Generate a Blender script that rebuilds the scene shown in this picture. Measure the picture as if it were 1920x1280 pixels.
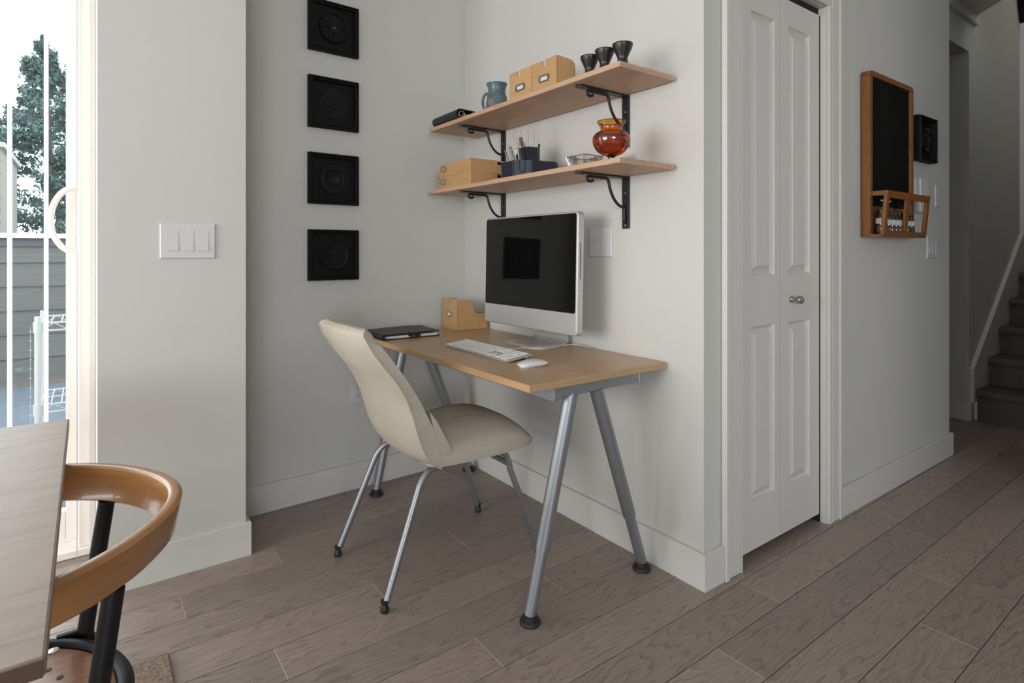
import bpy, bmesh, math, random
from mathutils import Vector, Matrix
random.seed(7)
for o in list(bpy.data.objects): bpy.data.objects.remove(o)
S = bpy.context.scene
COL = S.collection

# ---------------------------------------------------------------- camera, sky, lights, exposure
cam_d = bpy.data.cameras.new('camera')
cam = bpy.data.objects.new('camera', cam_d); COL.objects.link(cam)
cam.location = (0, 0, 1.10)
cam.rotation_euler = (math.radians(90), 0, math.radians(-36.406))
cam_d.sensor_width = 36; cam_d.lens = 1084/1920*36
cam_d.shift_y = -168/1920
cam_d.clip_start = 0.05
S.camera = cam

W = bpy.data.worlds.new('overcast_sky'); S.world = W; W.use_nodes = True
wn = W.node_tree.nodes; wl = W.node_tree.links
wn['Background'].inputs[0].default_value = (0.86, 0.93, 1.0, 1)
wn['Background'].inputs[1].default_value = 2.6

def area(name, loc, rot, sx, sy, power, col):
    d = bpy.data.lights.new(name, 'AREA'); d.shape = 'RECTANGLE'; d.size = sx; d.size_y = sy
    d.energy = power; d.color = col
    o = bpy.data.objects.new(name, d); COL.objects.link(o); o.location = loc; o.rotation_euler = rot
    return o
# daylight entering through the window in the west wall and through the patio door
area('west_window_daylight', (-3.66, 0.85, 1.35), (0, math.radians(-90), 0), 1.5, 2.3, 100, (1.0, 0.98, 0.94))
area('patio_door_daylight', (-0.95, 2.78, 1.12), (math.radians(-90), 0, 0), 1.75, 2.1, 26, (0.96, 0.98, 1.0))

area('rear_fill_light', (-2.1, -4.26, 1.5), (math.radians(90), 0, 0), 2.3, 1.3, 112, (0.84, 0.92, 1.0))  # added fill, no window known there; brightens the walls facing the camera
area('upstairs_daylight', (5.75, .55, 3.95), (math.radians(-28), 0, math.radians(0)), .6, .6, 5, (1.0, 0.95, 0.85))
S.view_settings.view_transform = 'Standard'
S.view_settings.look = 'None'
S.view_settings.exposure = 0.04
S.view_settings.gamma = 1.0
S.view_settings.use_curve_mapping = False

# ---------------------------------------------------------------- materials
MATS = {}
def newmat(name):
    m = bpy.data.materials.new(name); m.use_nodes = True
    nt = m.node_tree; b = nt.nodes['Principled BSDF']
    MATS[name] = m
    return m, nt, b
def ND(nt, t, **kw):
    n = nt.nodes.new(t)
    for k, v in kw.items(): setattr(n, k, v)
    return n
def mat(name, col, rough=0.5, metal=0.0, bump=0.0, bscale=200, spec=0.5, var=0.0, vscale=6.0, coat=0.0):
    m, nt, b = newmat(name)
    b.inputs['Base Color'].default_value = (*col, 1)
    b.inputs['Roughness'].default_value = rough
    b.inputs['Metallic'].default_value = metal
    b.inputs['Specular IOR Level'].default_value = spec
    b.inputs['Coat Weight'].default_value = coat
    tc = ND(nt, 'ShaderNodeTexCoord')
    if var:
        n = ND(nt, 'ShaderNodeTexNoise'); n.inputs['Scale'].default_value = vscale; n.inputs['Detail'].default_value = 5
        nt.links.new(tc.outputs['Object'], n.inputs['Vector'])
        r = ND(nt, 'ShaderNodeValToRGB')
        r.color_ramp.elements[0].position = 0.3; r.color_ramp.elements[1].position = 0.7
        r.color_ramp.elements[0].color = (*[c*(1-var) for c in col], 1)
        r.color_ramp.elements[1].color = (*[min(1, c*(1+var)) for c in col], 1)
        nt.links.new(n.outputs['Fac'], r.inputs['Fac']); nt.links.new(r.outputs['Color'], b.inputs['Base Color'])
    if bump:
        n2 = ND(nt, 'ShaderNodeTexNoise'); n2.inputs['Scale'].default_value = bscale; n2.inputs['Detail'].default_value = 3
        nt.links.new(tc.outputs['Object'], n2.inputs['Vector'])
        bp = ND(nt, 'ShaderNodeBump'); bp.inputs['Strength'].default_value = bump; bp.inputs['Distance'].default_value = 0.002
        nt.links.new(n2.outputs['Fac'], bp.inputs['Height']); nt.links.new(bp.outputs['Normal'], b.inputs['Normal'])
    return m
def wood(name, base, dark, stretch=(1, 10, 10), rings=9.0, rough=0.4, ringw=0.5, pores=0.35, tone=0.0, spec=0.5, nscale=1.0, bump=0.15, coat=0.0):
    """contour-line wood figure: stretched noise turned into growth rings, plus fine pores"""
    m, nt, b = newmat(name); L = nt.links
    tc = ND(nt, 'ShaderNodeTexCoord'); oi = ND(nt, 'ShaderNodeObjectInfo')
    mul = ND(nt, 'ShaderNodeMath', operation='MULTIPLY'); mul.inputs[1].default_value = 73.0
    L.new(oi.outputs['Random'], mul.inputs[0])
    add = ND(nt, 'ShaderNodeVectorMath', operation='ADD'); L.new(tc.outputs['Object'], add.inputs[0]); L.new(mul.outputs[0], add.inputs[1])
    mp = ND(nt, 'ShaderNodeMapping'); mp.inputs['Scale'].default_value = stretch; L.new(add.outputs[0], mp.inputs['Vector'])
    n = ND(nt, 'ShaderNodeTexNoise'); n.inputs['Scale'].default_value = nscale; n.inputs['Detail'].default_value = 2.5; n.inputs['Roughness'].default_value = 0.45
    n.inputs['Distortion'].default_value = 0.25
    L.new(mp.outputs[0], n.inputs['Vector'])
    m2 = ND(nt, 'ShaderNodeMath', operation='MULTIPLY'); m2.inputs[1].default_value = rings; L.new(n.outputs['Fac'], m2.inputs[0])
    fr = ND(nt, 'ShaderNodeMath', operation='FRACT'); L.new(m2.outputs[0], fr.inputs[0])
    rp = ND(nt, 'ShaderNodeValToRGB'); e = rp.color_ramp.elements
    e[0].position = 0.0; e[0].color = (0, 0, 0, 1); e[1].position = 1.0; e[1].color = (ringw, ringw, ringw, 1)
    k = e.new(0.75); k.color = (ringw*.35,)*3 + (1,)
    k = e.new(0.93); k.color = (ringw, ringw, ringw, 1)
    L.new(fr.outputs[0], rp.inputs['Fac'])
    mp2 = ND(nt, 'ShaderNodeMapping'); mp2.inputs['Scale'].default_value = [v*(14 if v < 5 else 26) for v in stretch]; L.new(add.outputs[0], mp2.inputs['Vector'])
    n2 = ND(nt, 'ShaderNodeTexNoise'); n2.inputs['Scale'].default_value = nscale; n2.inputs['Detail'].default_value = 4; L.new(mp2.outputs[0], n2.inputs['Vector'])
    r2 = ND(nt, 'ShaderNodeMapRange'); r2.inputs[1].default_value = 0.45; r2.inputs[2].default_value = 0.75; r2.inputs[4].default_value = pores; L.new(n2.outputs['Fac'], r2.inputs[0])
    sm = ND(nt, 'ShaderNodeMath', operation='ADD', use_clamp=True); L.new(rp.outputs['Color'], sm.inputs[0]); L.new(r2.outputs[0], sm.inputs[1])
    mx = ND(nt, 'ShaderNodeMix', data_type='RGBA'); mx.inputs['A'].default_value = (*base, 1); mx.inputs['B'].default_value = (*dark, 1)
    L.new(sm.outputs[0], mx.inputs['Factor'])
    out = mx.outputs['Result']
    if tone:
        hv = ND(nt, 'ShaderNodeHueSaturation')
        mr = ND(nt, 'ShaderNodeMapRange'); mr.inputs[3].default_value = 1-tone; mr.inputs[4].default_value = 1+tone
        m3 = ND(nt, 'ShaderNodeMath', operation='MULTIPLY'); m3.inputs[1].default_value = 7.31; L.new(oi.outputs['Random'], m3.inputs[0])
        f3 = ND(nt, 'ShaderNodeMath', operation='FRACT'); L.new(m3.outputs[0], f3.inputs[0]); L.new(f3.outputs[0], mr.inputs[0])
        L.new(mr.outputs[0], hv.inputs['Value']); L.new(out, hv.inputs['Color']); out = hv.outputs['Color']
    L.new(out, b.inputs['Base Color'])
    b.inputs['Roughness'].default_value = rough; b.inputs['Specular IOR Level'].default_value = spec; b.inputs['Coat Weight'].default_value = coat
    if bump:
        bp = ND(nt, 'ShaderNodeBump'); bp.inputs['Strength'].default_value = bump; bp.inputs['Distance'].default_value = 0.001; bp.invert = True
        L.new(sm.outputs[0], bp.inputs['Height']); L.new(bp.outputs['Normal'], b.inputs['Normal'])
    return m
def fabric(name, col, scale=900, bump=0.25, var=0.05):
    m, nt, b = newmat(name); L = nt.links
    tc = ND(nt, 'ShaderNodeTexCoord')
    w1 = ND(nt, 'ShaderNodeTexWave'); w1.bands_direction = 'Z'; w1.inputs['Scale'].default_value = scale/3; w1.inputs['Distortion'].default_value = 1.0; L.new(tc.outputs['Object'], w1.inputs['Vector'])
    w2 = ND(nt, 'ShaderNodeTexWave'); w2.bands_direction = 'Y'; w2.inputs['Scale'].default_value = scale/3; w2.inputs['Distortion'].default_value = 1.0; L.new(tc.outputs['Object'], w2.inputs['Vector'])
    ad = ND(nt, 'ShaderNodeMath', operation='ADD'); L.new(w1.outputs['Fac'], ad.inputs[0]); L.new(w2.outputs['Fac'], ad.inputs[1])
    n = ND(nt, 'ShaderNodeTexNoise'); n.inputs['Scale'].default_value = 9; n.inputs['Detail'].default_value = 6; L.new(tc.outputs['Object'], n.inputs['Vector'])
    n3 = ND(nt, 'ShaderNodeTexNoise'); n3.inputs['Scale'].default_value = 14; n3.inputs['Detail'].default_value = 2; n3.inputs['Distortion'].default_value = 1.2; L.new(tc.outputs['Object'], n3.inputs['Vector'])
    r = ND(nt, 'ShaderNodeValToRGB'); r.color_ramp.elements[0].position = .3; r.color_ramp.elements[1].position = .7
    r.color_ramp.elements[0].color = (*[c*(1-var) for c in col], 1); r.color_ramp.elements[1].color = (*[c*(1+var) for c in col], 1)
    L.new(n.outputs['Fac'], r.inputs['Fac']); L.new(r.outputs['Color'], b.inputs['Base Color'])
    b.inputs['Roughness'].default_value = .9; b.inputs['Specular IOR Level'].default_value = .15
    bp0 = ND(nt, 'ShaderNodeBump'); bp0.inputs['Strength'].default_value = .35; bp0.inputs['Distance'].default_value = .006; L.new(n3.outputs['Fac'], bp0.inputs['Height'])
    bp = ND(nt, 'ShaderNodeBump'); bp.inputs['Strength'].default_value = bump; bp.inputs['Distance'].default_value = .0006
    L.new(ad.outputs[0], bp.inputs['Height']); L.new(bp0.outputs['Normal'], bp.inputs['Normal']); L.new(bp.outputs['Normal'], b.inputs['Normal'])
    return m
def clear(name, tint, gloss=0.12, rough=0.02):
    """thin clear or tinted glass: see-through with a fresnel sheen, lets light pass"""
    m, nt, b = newmat(name); L = nt.links
    nt.nodes.remove(b)
    t = ND(nt, 'ShaderNodeBsdfTransparent'); t.inputs[0].default_value = (*tint, 1)
    g = ND(nt, 'ShaderNodeBsdfGlossy'); g.inputs['Roughness'].default_value = rough; g.inputs[0].default_value = (1, 1, 1, 1)
    lw = ND(nt, 'ShaderNodeLayerWeight'); lw.inputs[0].default_value = 0.25
    mr = ND(nt, 'ShaderNodeMapRange'); mr.inputs[3].default_value = gloss*.35; mr.inputs[4].default_value = min(1, gloss*5)
    L.new(lw.outputs['Fresnel'], mr.inputs[0])
    x = ND(nt, 'ShaderNodeMixShader'); L.new(mr.outputs[0], x.inputs[0]); L.new(t.outputs[0], x.inputs[1]); L.new(g.outputs[0], x.inputs[2])
    L.new(x.outputs[0], nt.nodes['Material Output'].inputs[0])
    return m

WALL = mat('wall_paint', (0.60, 0.592, 0.562), .75, bump=.06, bscale=320, var=.012, vscale=2, spec=.3)
TRIM = mat('trim_paint', (0.66, 0.645, 0.615), .42, bump=.03, bscale=60, spec=.4)
CEIL = mat('ceiling_paint', (0.7, 0.69, 0.66), .9, bump=.1, bscale=150, spec=.2)
VINYL = mat('white_vinyl', (0.90, 0.84, 0.78), .45)
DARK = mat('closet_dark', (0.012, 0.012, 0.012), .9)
PLASTW = mat('white_plastic', (0.66, 0.64, 0.64), .35)
BLACKW = mat('black_painted_wood', (0.0048, 0.0048, 0.0060), .62, bump=.12, bscale=90, spec=.2)
BLACKF = mat('black_cast_relief', (0.0075, 0.0072, 0.0085), .55, bump=.2, bscale=150, spec=.25)
IRON = mat('black_iron', (0.012, 0.012, 0.013), .45, bump=.15, bscale=250, spec=.45)
RUBBER = mat('black_rubber', (0.012, 0.012, 0.012), .55)
TUBEB = mat('matt_black_tube', (0.008, 0.008, 0.009), .5, spec=.3)
STEEL = mat('silver_painted_steel', (0.31, 0.325, 0.345), .40, metal=.7, bump=.03, bscale=400)
CHROME = mat('chair_tube_silver', (0.30, 0.315, 0.33), .40, metal=.75)
ALU = mat('brushed_aluminium', (0.60, 0.595, 0.585), .42, metal=.5, bump=.04, bscale=700)
NICKEL = mat('brushed_nickel', (0.42, 0.40, 0.37), .28, metal=1)
FLOORW = wood('oak_floor', (0.330, 0.260, 0.228), (0.150, 0.118, 0.104), stretch=(1.5, 11, 11), rings=17, rough=.36, ringw=.5, pores=.5, tone=.13, bump=.25, spec=.45)
JOINT = mat('floor_gap', (0.045, 0.035, 0.03), .8)
ENDJ = mat('plank_end_edge', (0.52, 0.42, 0.36), .6)
BIRCH = wood('birch_veneer', (0.50, 0.325, 0.180), (0.41, 0.25, 0.13), stretch=(5, 1.1, 5), rings=7, rough=.33, ringw=.5, pores=.35, spec=.5, bump=.04)
BIRCHE = wood('birch_edge_band', (0.47, 0.29, 0.15), (0.40, 0.24, 0.12), stretch=(8, 1.2, 8), rings=5, rough=.4, ringw=.4, pores=.3, bump=.03)
PINE = wood('pine_board', (0.56, 0.36, 0.235), (0.40, 0.235, 0.145), stretch=(13, 1.0, 13), rings=7, rough=.5, ringw=.55, pores=.3, bump=.06)
PLYBOX = wood('birch_plywood_box', (0.53, 0.315, 0.145), (0.42, 0.235, 0.10), stretch=(7, 2, 7), rings=7, rough=.55, ringw=.45, pores=.35, tone=.05, bump=.04)
OILED = wood('oiled_hardwood', (0.26, 0.095, 0.020), (0.13, 0.042, 0.009), stretch=(14, 14, 1.6), rings=6, rough=.4, ringw=.7, pores=.4, bump=.06)
BENT = wood('bentwood_beech', (0.42, 0.195, 0.065), (0.30, 0.125, 0.038), stretch=(4, 4, 22), rings=5, rough=.26, ringw=.35, pores=.3, bump=.03, coat=.3)
SEATW = wood('seat_plywood', (0.45, 0.225, 0.115), (0.32, 0.14, 0.06), stretch=(1.6, 10, 6), rings=8, rough=.3, ringw=.55, pores=.4, bump=.05, coat=.2)
TABLEW = wood('greyed_oak_table', (0.30, 0.222, 0.172), (0.19, 0.128, 0.092), stretch=(1.6, 16, 8), rings=5, rough=.44, ringw=.45, pores=.5, bump=.08)
CANVAS = fabric('natural_canvas', (0.49, 0.437, 0.362))
RUGM = mat('brown_woven_wool', (0.25, 0.185, 0.145), .95, bump=1.0, bscale=260, spec=.05, var=.45, vscale=170)
CARPET = mat('dark_grey_carpet', (0.105, 0.10, 0.10), .98, bump=1.0, bscale=420, spec=.05, var=.35, vscale=160)
BLK = mat('black_leather', (0.012, 0.0115, 0.011), .42, bump=.25, bscale=500)
CERAM = mat('black_ceramic', (0.017, 0.016, 0.0155), .3, bump=.03, bscale=80)
TEAL = mat('teal_glaze', (0.085, 0.140, 0.155), .3, var=.25, vscale=30)
CLAY = mat('bare_clay', (0.22, 0.155, 0.12), .7)
NAVY = mat('navy_plastic', (0.014, 0.016, 0.032), .42)
SCREEN = mat('black_display_glass', (0.004, 0.004, 0.0045), .035, spec=.5)
KEYW = mat('white_key', (0.80, 0.79, 0.78), .5)
MOUSEW = mat('white_gloss_plastic', (0.68, 0.66, 0.65), .15, coat=.5)
PAPER = mat('white_paper', (0.66, 0.65, 0.64), .8)
CREAM = mat('cream_paper', (0.42, 0.33, 0.22), .8)
TINMET = mat('label_holder_metal', (0.35, 0.34, 0.33), .35, metal=.9)
CHALK = mat('chalkboard_slate', (0.0075, 0.0075, 0.007), .8, var=.25, vscale=14, spec=.12)
def translucent(name, col):
    m, nt, b = newmat(name); L = nt.links
    t = ND(nt, 'ShaderNodeBsdfTranslucent'); t.inputs[0].default_value = (*col, 1)
    b.inputs['Base Color'].default_value = (*col, 1); b.inputs['Roughness'].default_value = .5
    x = ND(nt, 'ShaderNodeMixShader'); x.inputs[0].default_value = .55
    L.new(b.outputs[0], x.inputs[1]); L.new(t.outputs[0], x.inputs[2]); L.new(x.outputs[0], nt.nodes['Material Output'].inputs[0])
    return m
GRILLE = translucent('white_grille_plastic', (0.92, 0.92, 0.91))
GLASS = clear('window_glass', (0.95, 0.975, 0.97), .06)
CLEAR = clear('clear_glass', (0.93, 0.945, 0.94), .16)
JARG = clear('jar_glass', (0.75, 0.77, 0.74), .22)
AMBER = clear('amber_glass', (0.56, 0.17, 0.045), .16)
AMBERT = clear('amber_glass_thin', (0.86, 0.37, 0.06), .16)

# ---------------------------------------------------------------- geometry helpers
class MB:
    """collects shapes in world coordinates; build() makes ONE mesh object of them"""
    def __init__(s): s.bm = bmesh.new(); s.smooth = False
    def box(s, x0, x1, y0, y1, z0, z1, bev=0.0, seg=2, M=None):
        r = bmesh.ops.create_cube(s.bm, size=1)
        vs = r['verts']
        bmesh.ops.scale(s.bm, vec=(x1-x0, y1-y0, z1-z0), verts=vs)
        bmesh.ops.translate(s.bm, vec=((x0+x1)/2, (y0+y1)/2, (z0+z1)/2), verts=vs)
        if bev:
            es = list({e for v in vs for e in v.link_edges})
            rr = bmesh.ops.bevel(s.bm, geom=es, offset=bev, segments=seg, affect='EDGES', profile=.5)
            vs = [v for v in rr['verts']]
            vs = list({v for f in rr['faces'] for v in f.verts} | set(vs))
        if M is not None:
            lv = set()
            st = list(vs)
            for v in st:
                if v in lv: continue
                q = [v]
                while q:
                    a = q.pop()
                    if a in lv: continue
                    lv.add(a)
                    for e in a.link_edges:
                        b = e.other_vert(a)
                        if b not in lv: q.append(b)
            bmesh.ops.transform(s.bm, matrix=M, verts=list(lv))
        return s
    def prism(s, poly, a0, a1, axis='z', M=None):
        """extrude a polygon: axis z -> poly in xy, y -> poly in xz, x -> poly in yz"""
        def pt(p, a):
            return {'z': (p[0], p[1], a), 'y': (p[0], a, p[1]), 'x': (a, p[0], p[1])}[axis]
        A = [s.bm.verts.new(pt(p, a0)) for p in poly]; B = [s.bm.verts.new(pt(p, a1)) for p in poly]
        n = len(poly)
        fs = [s.bm.faces.new(A), s.bm.faces.new(B[::-1])]
        for i in range(n): fs.append(s.bm.faces.new((A[i], A[(i+1) % n], B[(i+1) % n], B[i])))
        bmesh.ops.recalc_face_normals(s.bm, faces=fs)
        if M is not None: bmesh.ops.transform(s.bm, matrix=M, verts=A+B)
        return s
    def tube(s, pts, r, seg=12, cap=True, close=False):
        pts = [Vector(p) for p in pts]; n = len(pts)
        rs = r if isinstance(r, (list, tuple)) else [r]*n
        T = []
        for i in range(n):
            if close: t = pts[(i+1) % n]-pts[i-1]
            else: t = pts[min(i+1, n-1)]-pts[max(i-1, 0)]
            T.append(t.normalized())
        u = T[0].orthogonal().normalized()
        rings = []
        for i in range(n):
            u = (u-T[i]*u.dot(T[i])).normalized(); w = T[i].cross(u)
            rings.append([s.bm.verts.new(pts[i]+(u*math.cos(2*math.pi*k/seg)+w*math.sin(2*math.pi*k/seg))*rs[i]) for k in range(seg)])
        m = n if close else n-1
        for i in range(m):
            a, b = rings[i], rings[(i+1) % n]
            off = 0
            if close and i == n-1:
                off = min(range(seg), key=lambda q: (a[0].co-b[q].co).length)
            for k in range(seg):
                s.bm.faces.new((a[k], a[(k+1) % seg], b[(k+1+off) % seg], b[(k+off) % seg]))
        if cap and not close:
            s.bm.faces.new(rings[0][::-1]); s.bm.faces.new(rings[-1])
        s.smooth = True
        return s
    def lathe(s, c, prof, seg=32, axis='z', cap=True):
        """prof: list of (r, h) from bottom to top around centre c"""
        rings = []
        for (r, h) in prof:
            ring = []
            for k in range(seg):
                a = 2*math.pi*k/seg; p = (r*math.cos(a), r*math.sin(a))
                q = {'z': (p[0], p[1], h), 'y': (p[0], h, p[1]), 'x': (h, p[0], p[1])}[axis]
                ring.append(s.bm.verts.new(Vector(c)+Vector(q)))
            rings.append(ring)
        fs = []
        for a, b in zip(rings, rings[1:]):
            for k in range(seg): fs.append(s.bm.faces.new((a[k], a[(k+1) % seg], b[(k+1) % seg], b[k])))
        if cap:
            if prof[0][0] > 1e-5: fs.append(s.bm.faces.new(rings[0][::-1]))
            if prof[-1][0] > 1e-5: fs.append(s.bm.faces.new(rings[-1]))
        bmesh.ops.recalc_face_normals(s.bm, faces=fs)
        s.smooth = True
        return s
    def loft(s, loops, cap=True, close_loops=False):
        R = [[s.bm.verts.new(p) for p in L] for L in loops]; n = len(R[0]); fs = []
        prs = list(zip(R, R[1:])) + ([(R[-1], R[0])] if close_loops else [])
        for a, b in prs:
            for k in range(n): fs.append(s.bm.faces.new((a[k], a[(k+1) % n], b[(k+1) % n], b[k])))
        if cap and not close_loops: fs += [s.bm.faces.new(R[0][::-1]), s.bm.faces.new(R[-1])]
        bmesh.ops.recalc_face_normals(s.bm, faces=fs)
        s.smooth = True
        return s
    def quad(s, a, b, c, d):
        s.bm.faces.new([s.bm.verts.new(p) for p in (a, b, c, d)]); return s
    def xf(s, M):
        bmesh.ops.transform(s.bm, matrix=M, verts=s.bm.verts); return s
    def build(s, name, m, parent=None, smooth=None, angle=40, base=None, mats=None):
        bm = s.bm
        bmesh.ops.recalc_face_normals(bm, faces=bm.faces)
        bm.verts.ensure_lookup_table()
        xs = [v.co for v in bm.verts]
        lo = Vector([min(p[i] for p in xs) for i in range(3)]); hi = Vector([max(p[i] for p in xs) for i in range(3)])
        o0 = Vector(((lo.x+hi.x)/2, (lo.y+hi.y)/2, lo.z)) if base is None else Vector(base)
        for v in bm.verts: v.co -= o0
        me = bpy.data.meshes.new(name); bm.to_mesh(me); bm.free()
        sm = s.smooth if smooth is None else smooth
        if sm:
            me.polygons.foreach_set('use_smooth', [True]*len(me.polygons))
            me.set_sharp_from_angle(angle=math.radians(angle))
        me.materials.append(m)
        if mats:
            for q in mats: me.materials.append(q)
        o = bpy.data.objects.new(name, me); COL.objects.link(o)
        if parent is not None:
            o.parent = parent; o.location = o0-wloc(parent)
        else: o.location = o0
        return o
def wloc(o):
    l = Vector(o.location)
    while o.parent: o = o.parent; l += Vector(o.location)
    return l
def box(name, m, x0, x1, y0, y1, z0, z1, parent=None, bev=0.0, seg=2):
    return MB().box(x0, x1, y0, y1, z0, z1, bev, seg).build(name, m, parent, smooth=bool(bev), angle=30)
def tag(o, label, cat, group=None):
    o['label'] = label; o['category'] = cat
    if group: o['group'] = group
    return o
def thing(name, loc, label, cat, group=None):
    o = bpy.data.objects.new(name, None); COL.objects.link(o); o.location = loc; o.empty_display_size = .05
    return tag(o, label, cat, group)
def struct(o): o['kind'] = 'structure'; return o
def dup(o, off, label=None, parent=None):
    c = o.copy(); COL.objects.link(c)
    if parent is None: c.location = Vector(o.location)+Vector(off)
    else: c.parent = parent
    if label: c['label'] = label
    for ch in list(o.children): dup(ch, (0, 0, 0), parent=c)
    return c
def arc(c, r, a0, a1, n, plane='xz'):
    P = []
    for i in range(n+1):
        a = math.radians(a0+(a1-a0)*i/n); u, v = r*math.cos(a), r*math.sin(a)
        P.append({'xz': (c[0]+u, c[1], c[2]+v), 'xy': (c[0]+u, c[1]+v, c[2]), 'yz': (c[0], c[1]+u, c[2]+v)}[plane])
    return P
def cr(pts, n=8, closed=False):
    """Catmull-Rom through points"""
    P = [Vector(p) for p in pts]; out = []; m = len(P)
    rng = range(m) if closed else range(m-1)
    for i in rng:
        p0 = P[i-1] if (closed or i > 0) else P[0]*2-P[1]
        p1 = P[i]; p2 = P[(i+1) % m]
        p3 = P[(i+2) % m] if (closed or i+2 < m) else P[-1]*2-P[-2]
        for k in range(n):
            t = k/n
            out.append(.5*((2*p1)+(p2-p0)*t+(2*p0-5*p1+4*p2-p3)*t*t+(3*p1-p0-3*p2+p3)*t**3))
    if not closed: out.append(P[-1])
    return out
def rotz(ang, about): 
    a = Vector(about); return Matrix.Translation(a) @ Matrix.Rotation(ang, 4, 'Z') @ Matrix.Translation(-a)
def roty(ang, about):
    a = Vector(about); return Matrix.Translation(a) @ Matrix.Rotation(ang, 4, 'Y') @ Matrix.Translation(-a)

# ---------------------------------------------------------------- the setting
CZ = 2.66
# floor slab with single planks laid along x
floor = struct(box('floor', JOINT, -3.7, 7.2, -4.25, 2.95, -.06, -.0045))
pw = .1457; y00 = 1.2475
joints = {0: [-.21, .892], 1: [1.249], 2: [.419], 3: [.765], 4: [1.147, -1.0], 5: [.242], 6: [.559], 7: [.888], -1: [1.41-.55+2.6], -2: [1.41, 1.754-.0+2.9], -3: [1.41-1.2, 2.61], -4: [.75, 2.30], -5: [1.99]}
joints = {0: [.892, 2.55, 4.2], 1: [1.249, -.4], 2: [.419, 2.0], 3: [.765, 2.5], 4: [1.147, -.5], 5: [.242, 1.9], 6: [.559, 2.2], 7: [.888],
          -1: [.9-1.1, 3.0], -2: [1.754, 3.45], -3: [1.41, 2.612, 4.3], -4: [.6, 2.30, 3.9], -5: [1.99, 3.4], -6: [1.2, 2.9], -7: [.7, 2.4]}
def plank(xa, xb, ya, yb):
    m = MB(); g = .0011; gx = .0011
    m.box(xa+gx, xb-gx, ya+g, yb-g, -.012, 0)
    es = [e for e in m.bm.edges if all(abs(v.co.z) < 1e-6 for v in e.verts)]
    bmesh.ops.bevel(m.bm, geom=es, offset=.0011, segments=1, affect='EDGES')
    m.build('plank', FLOORW, floor, smooth=False)
nj = 0
for k in range(-37, 12):
    ya = y00+k*pw; yb = ya+pw
    if yb > 2.95: yb = 2.95
    if ya >= 2.94: break
    far = ya > 2.62
    x0, x1 = -3.7, 7.2
    if ya > 2.2: x1 = 4.7
    J = joints.get(k) or [random.uniform(-2.5, -.6), random.uniform(.3, 1.6), random.uniform(2.2, 3.6)]
    J = sorted(J)
    if J[0] > -1.5: J = [J[0]-1.75] + J
    if J[-1] < 3.6: J = J+[J[-1]+1.8]
    if J[-1] < 5.2 and x1 > 6: J = J+[J[-1]+1.7]
    xs = [x0]+[j for j in J if x0+.2 < j < x1-.2]+[x1]
    for a, b in zip(xs, xs[1:]): plank(a, b, ya, yb)
    for j in xs[1:-1]: box('end_joint', ENDJ, j-.0011, j+.0011, ya+.002, yb-.002, -.0042, -.0003, floor)

# walls
m = MB()   # exterior wall: pilaster beside the patio door, wall over and beyond the door
m.box(.030, .469, 2.267, 2.80, 0, CZ)
m.box(-1.93, .030, 2.60, 2.80, 2.27, CZ)
m.box(-3.75, -1.93, 2.60, 2.80, 0, CZ)
struct(m.build('wall_left', WALL, smooth=False))
struct(MB().prism([(.469, 2.589), (1.622, 2.621), (1.622, 2.80), (.469, 2.80)], 0, CZ).build('wall_back', WALL))
struct(MB().prism([(1.622, 1.146), (1.742, 1.146), (1.742, 2.80), (1.622, 2.80)], 0, CZ).build('wall_right', WALL))
m = MB()   # closet wall with the door opening
m.prism([(1.742, 1.1448), (1.818, 1.1433), (1.818, 1.264), (1.742, 1.264)], 0, CZ)
m.prism([(1.818, 1.1433), (2.430, 1.131), (2.430, 1.25), (1.818, 1.264)], 2.10, CZ)
m.prism([(2.430, 1.131), (3.776, 1.1185), (3.776, 1.24), (2.430, 1.25)], 0, CZ)
m.box(1.742, 3.776, 1.80, 1.86, 0, CZ); m.box(3.66, 3.776, 1.24, 1.80, 0, CZ)
struct(m.build('wall_closet', WALL))
m = MB()   # hall: far jamb of the passage, stair wall and the header over the passage
m.prism([(4.640, 1.266), (4.76, 1.266), (4.76, 2.95), (4.640, 2.95)], 0, CZ)
m.prism([(4.76, 1.266), (5.80, 1.266), (5.80, 1.386), (4.76, 1.386)], 0, 4.6)
m.prism([(3.776, 1.266), (4.640, 1.266), (4.640, 1.386), (3.776, 1.386)], 2.405, CZ)
m.box(1.60, 4.76, 2.801, 2.95, 0, CZ)
struct(m.build('wall_hall', WALL))
m = MB()
m.box(4.80, 7.2, .16, .26, 0, 4.6); m.box(7.1, 7.2, .26, 2.0, 0, 4.6); m.box(5.80, 7.2, 1.80, 1.9, 0, 4.6); m.box(4.7, 7.2, .16, 2.0, 4.55, 4.65)  # near side wall is unseen, added to keep the stairs dark
m.box(4.62, 4.76, .26, 1.386, 2.76, 4.6)
struct(m.build('wall_stairwell', WALL))
m = MB()   # wall behind the camera; opening added for the unseen fill light
m.box(-3.75, -3.3, -4.30, -4.20, 0, CZ); m.box(-.9, 7.2, -4.30, -4.20, 0, CZ); m.box(-3.3, -.9, -4.30, -4.20, 0, .82); m.box(-3.3, -.9, -4.30, -4.20, 2.18, CZ)
struct(m.build('wall_front', WALL))
struct(box('wall_light_block', WALL, 3.35, 3.45, -4.2, .48, 0, CZ))  # unseen wall added to block the rear fill and darken the hall
m = MB()   # west wall with its window opening
m.box(-3.75, -3.60, -4.3, -.35, 0, CZ); m.box(-3.75, -3.60, 2.05, 2.60, 0, CZ); m.box(-3.75, -3.60, -.35, 2.05, 0, .55); m.box(-3.75, -3.60, -.35, 2.05, 2.15, CZ)
struct(m.build('wall_west', WALL))
struct(box('wall_east', WALL, 7.2, 7.3, -4.3, .26, 0, CZ))
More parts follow.
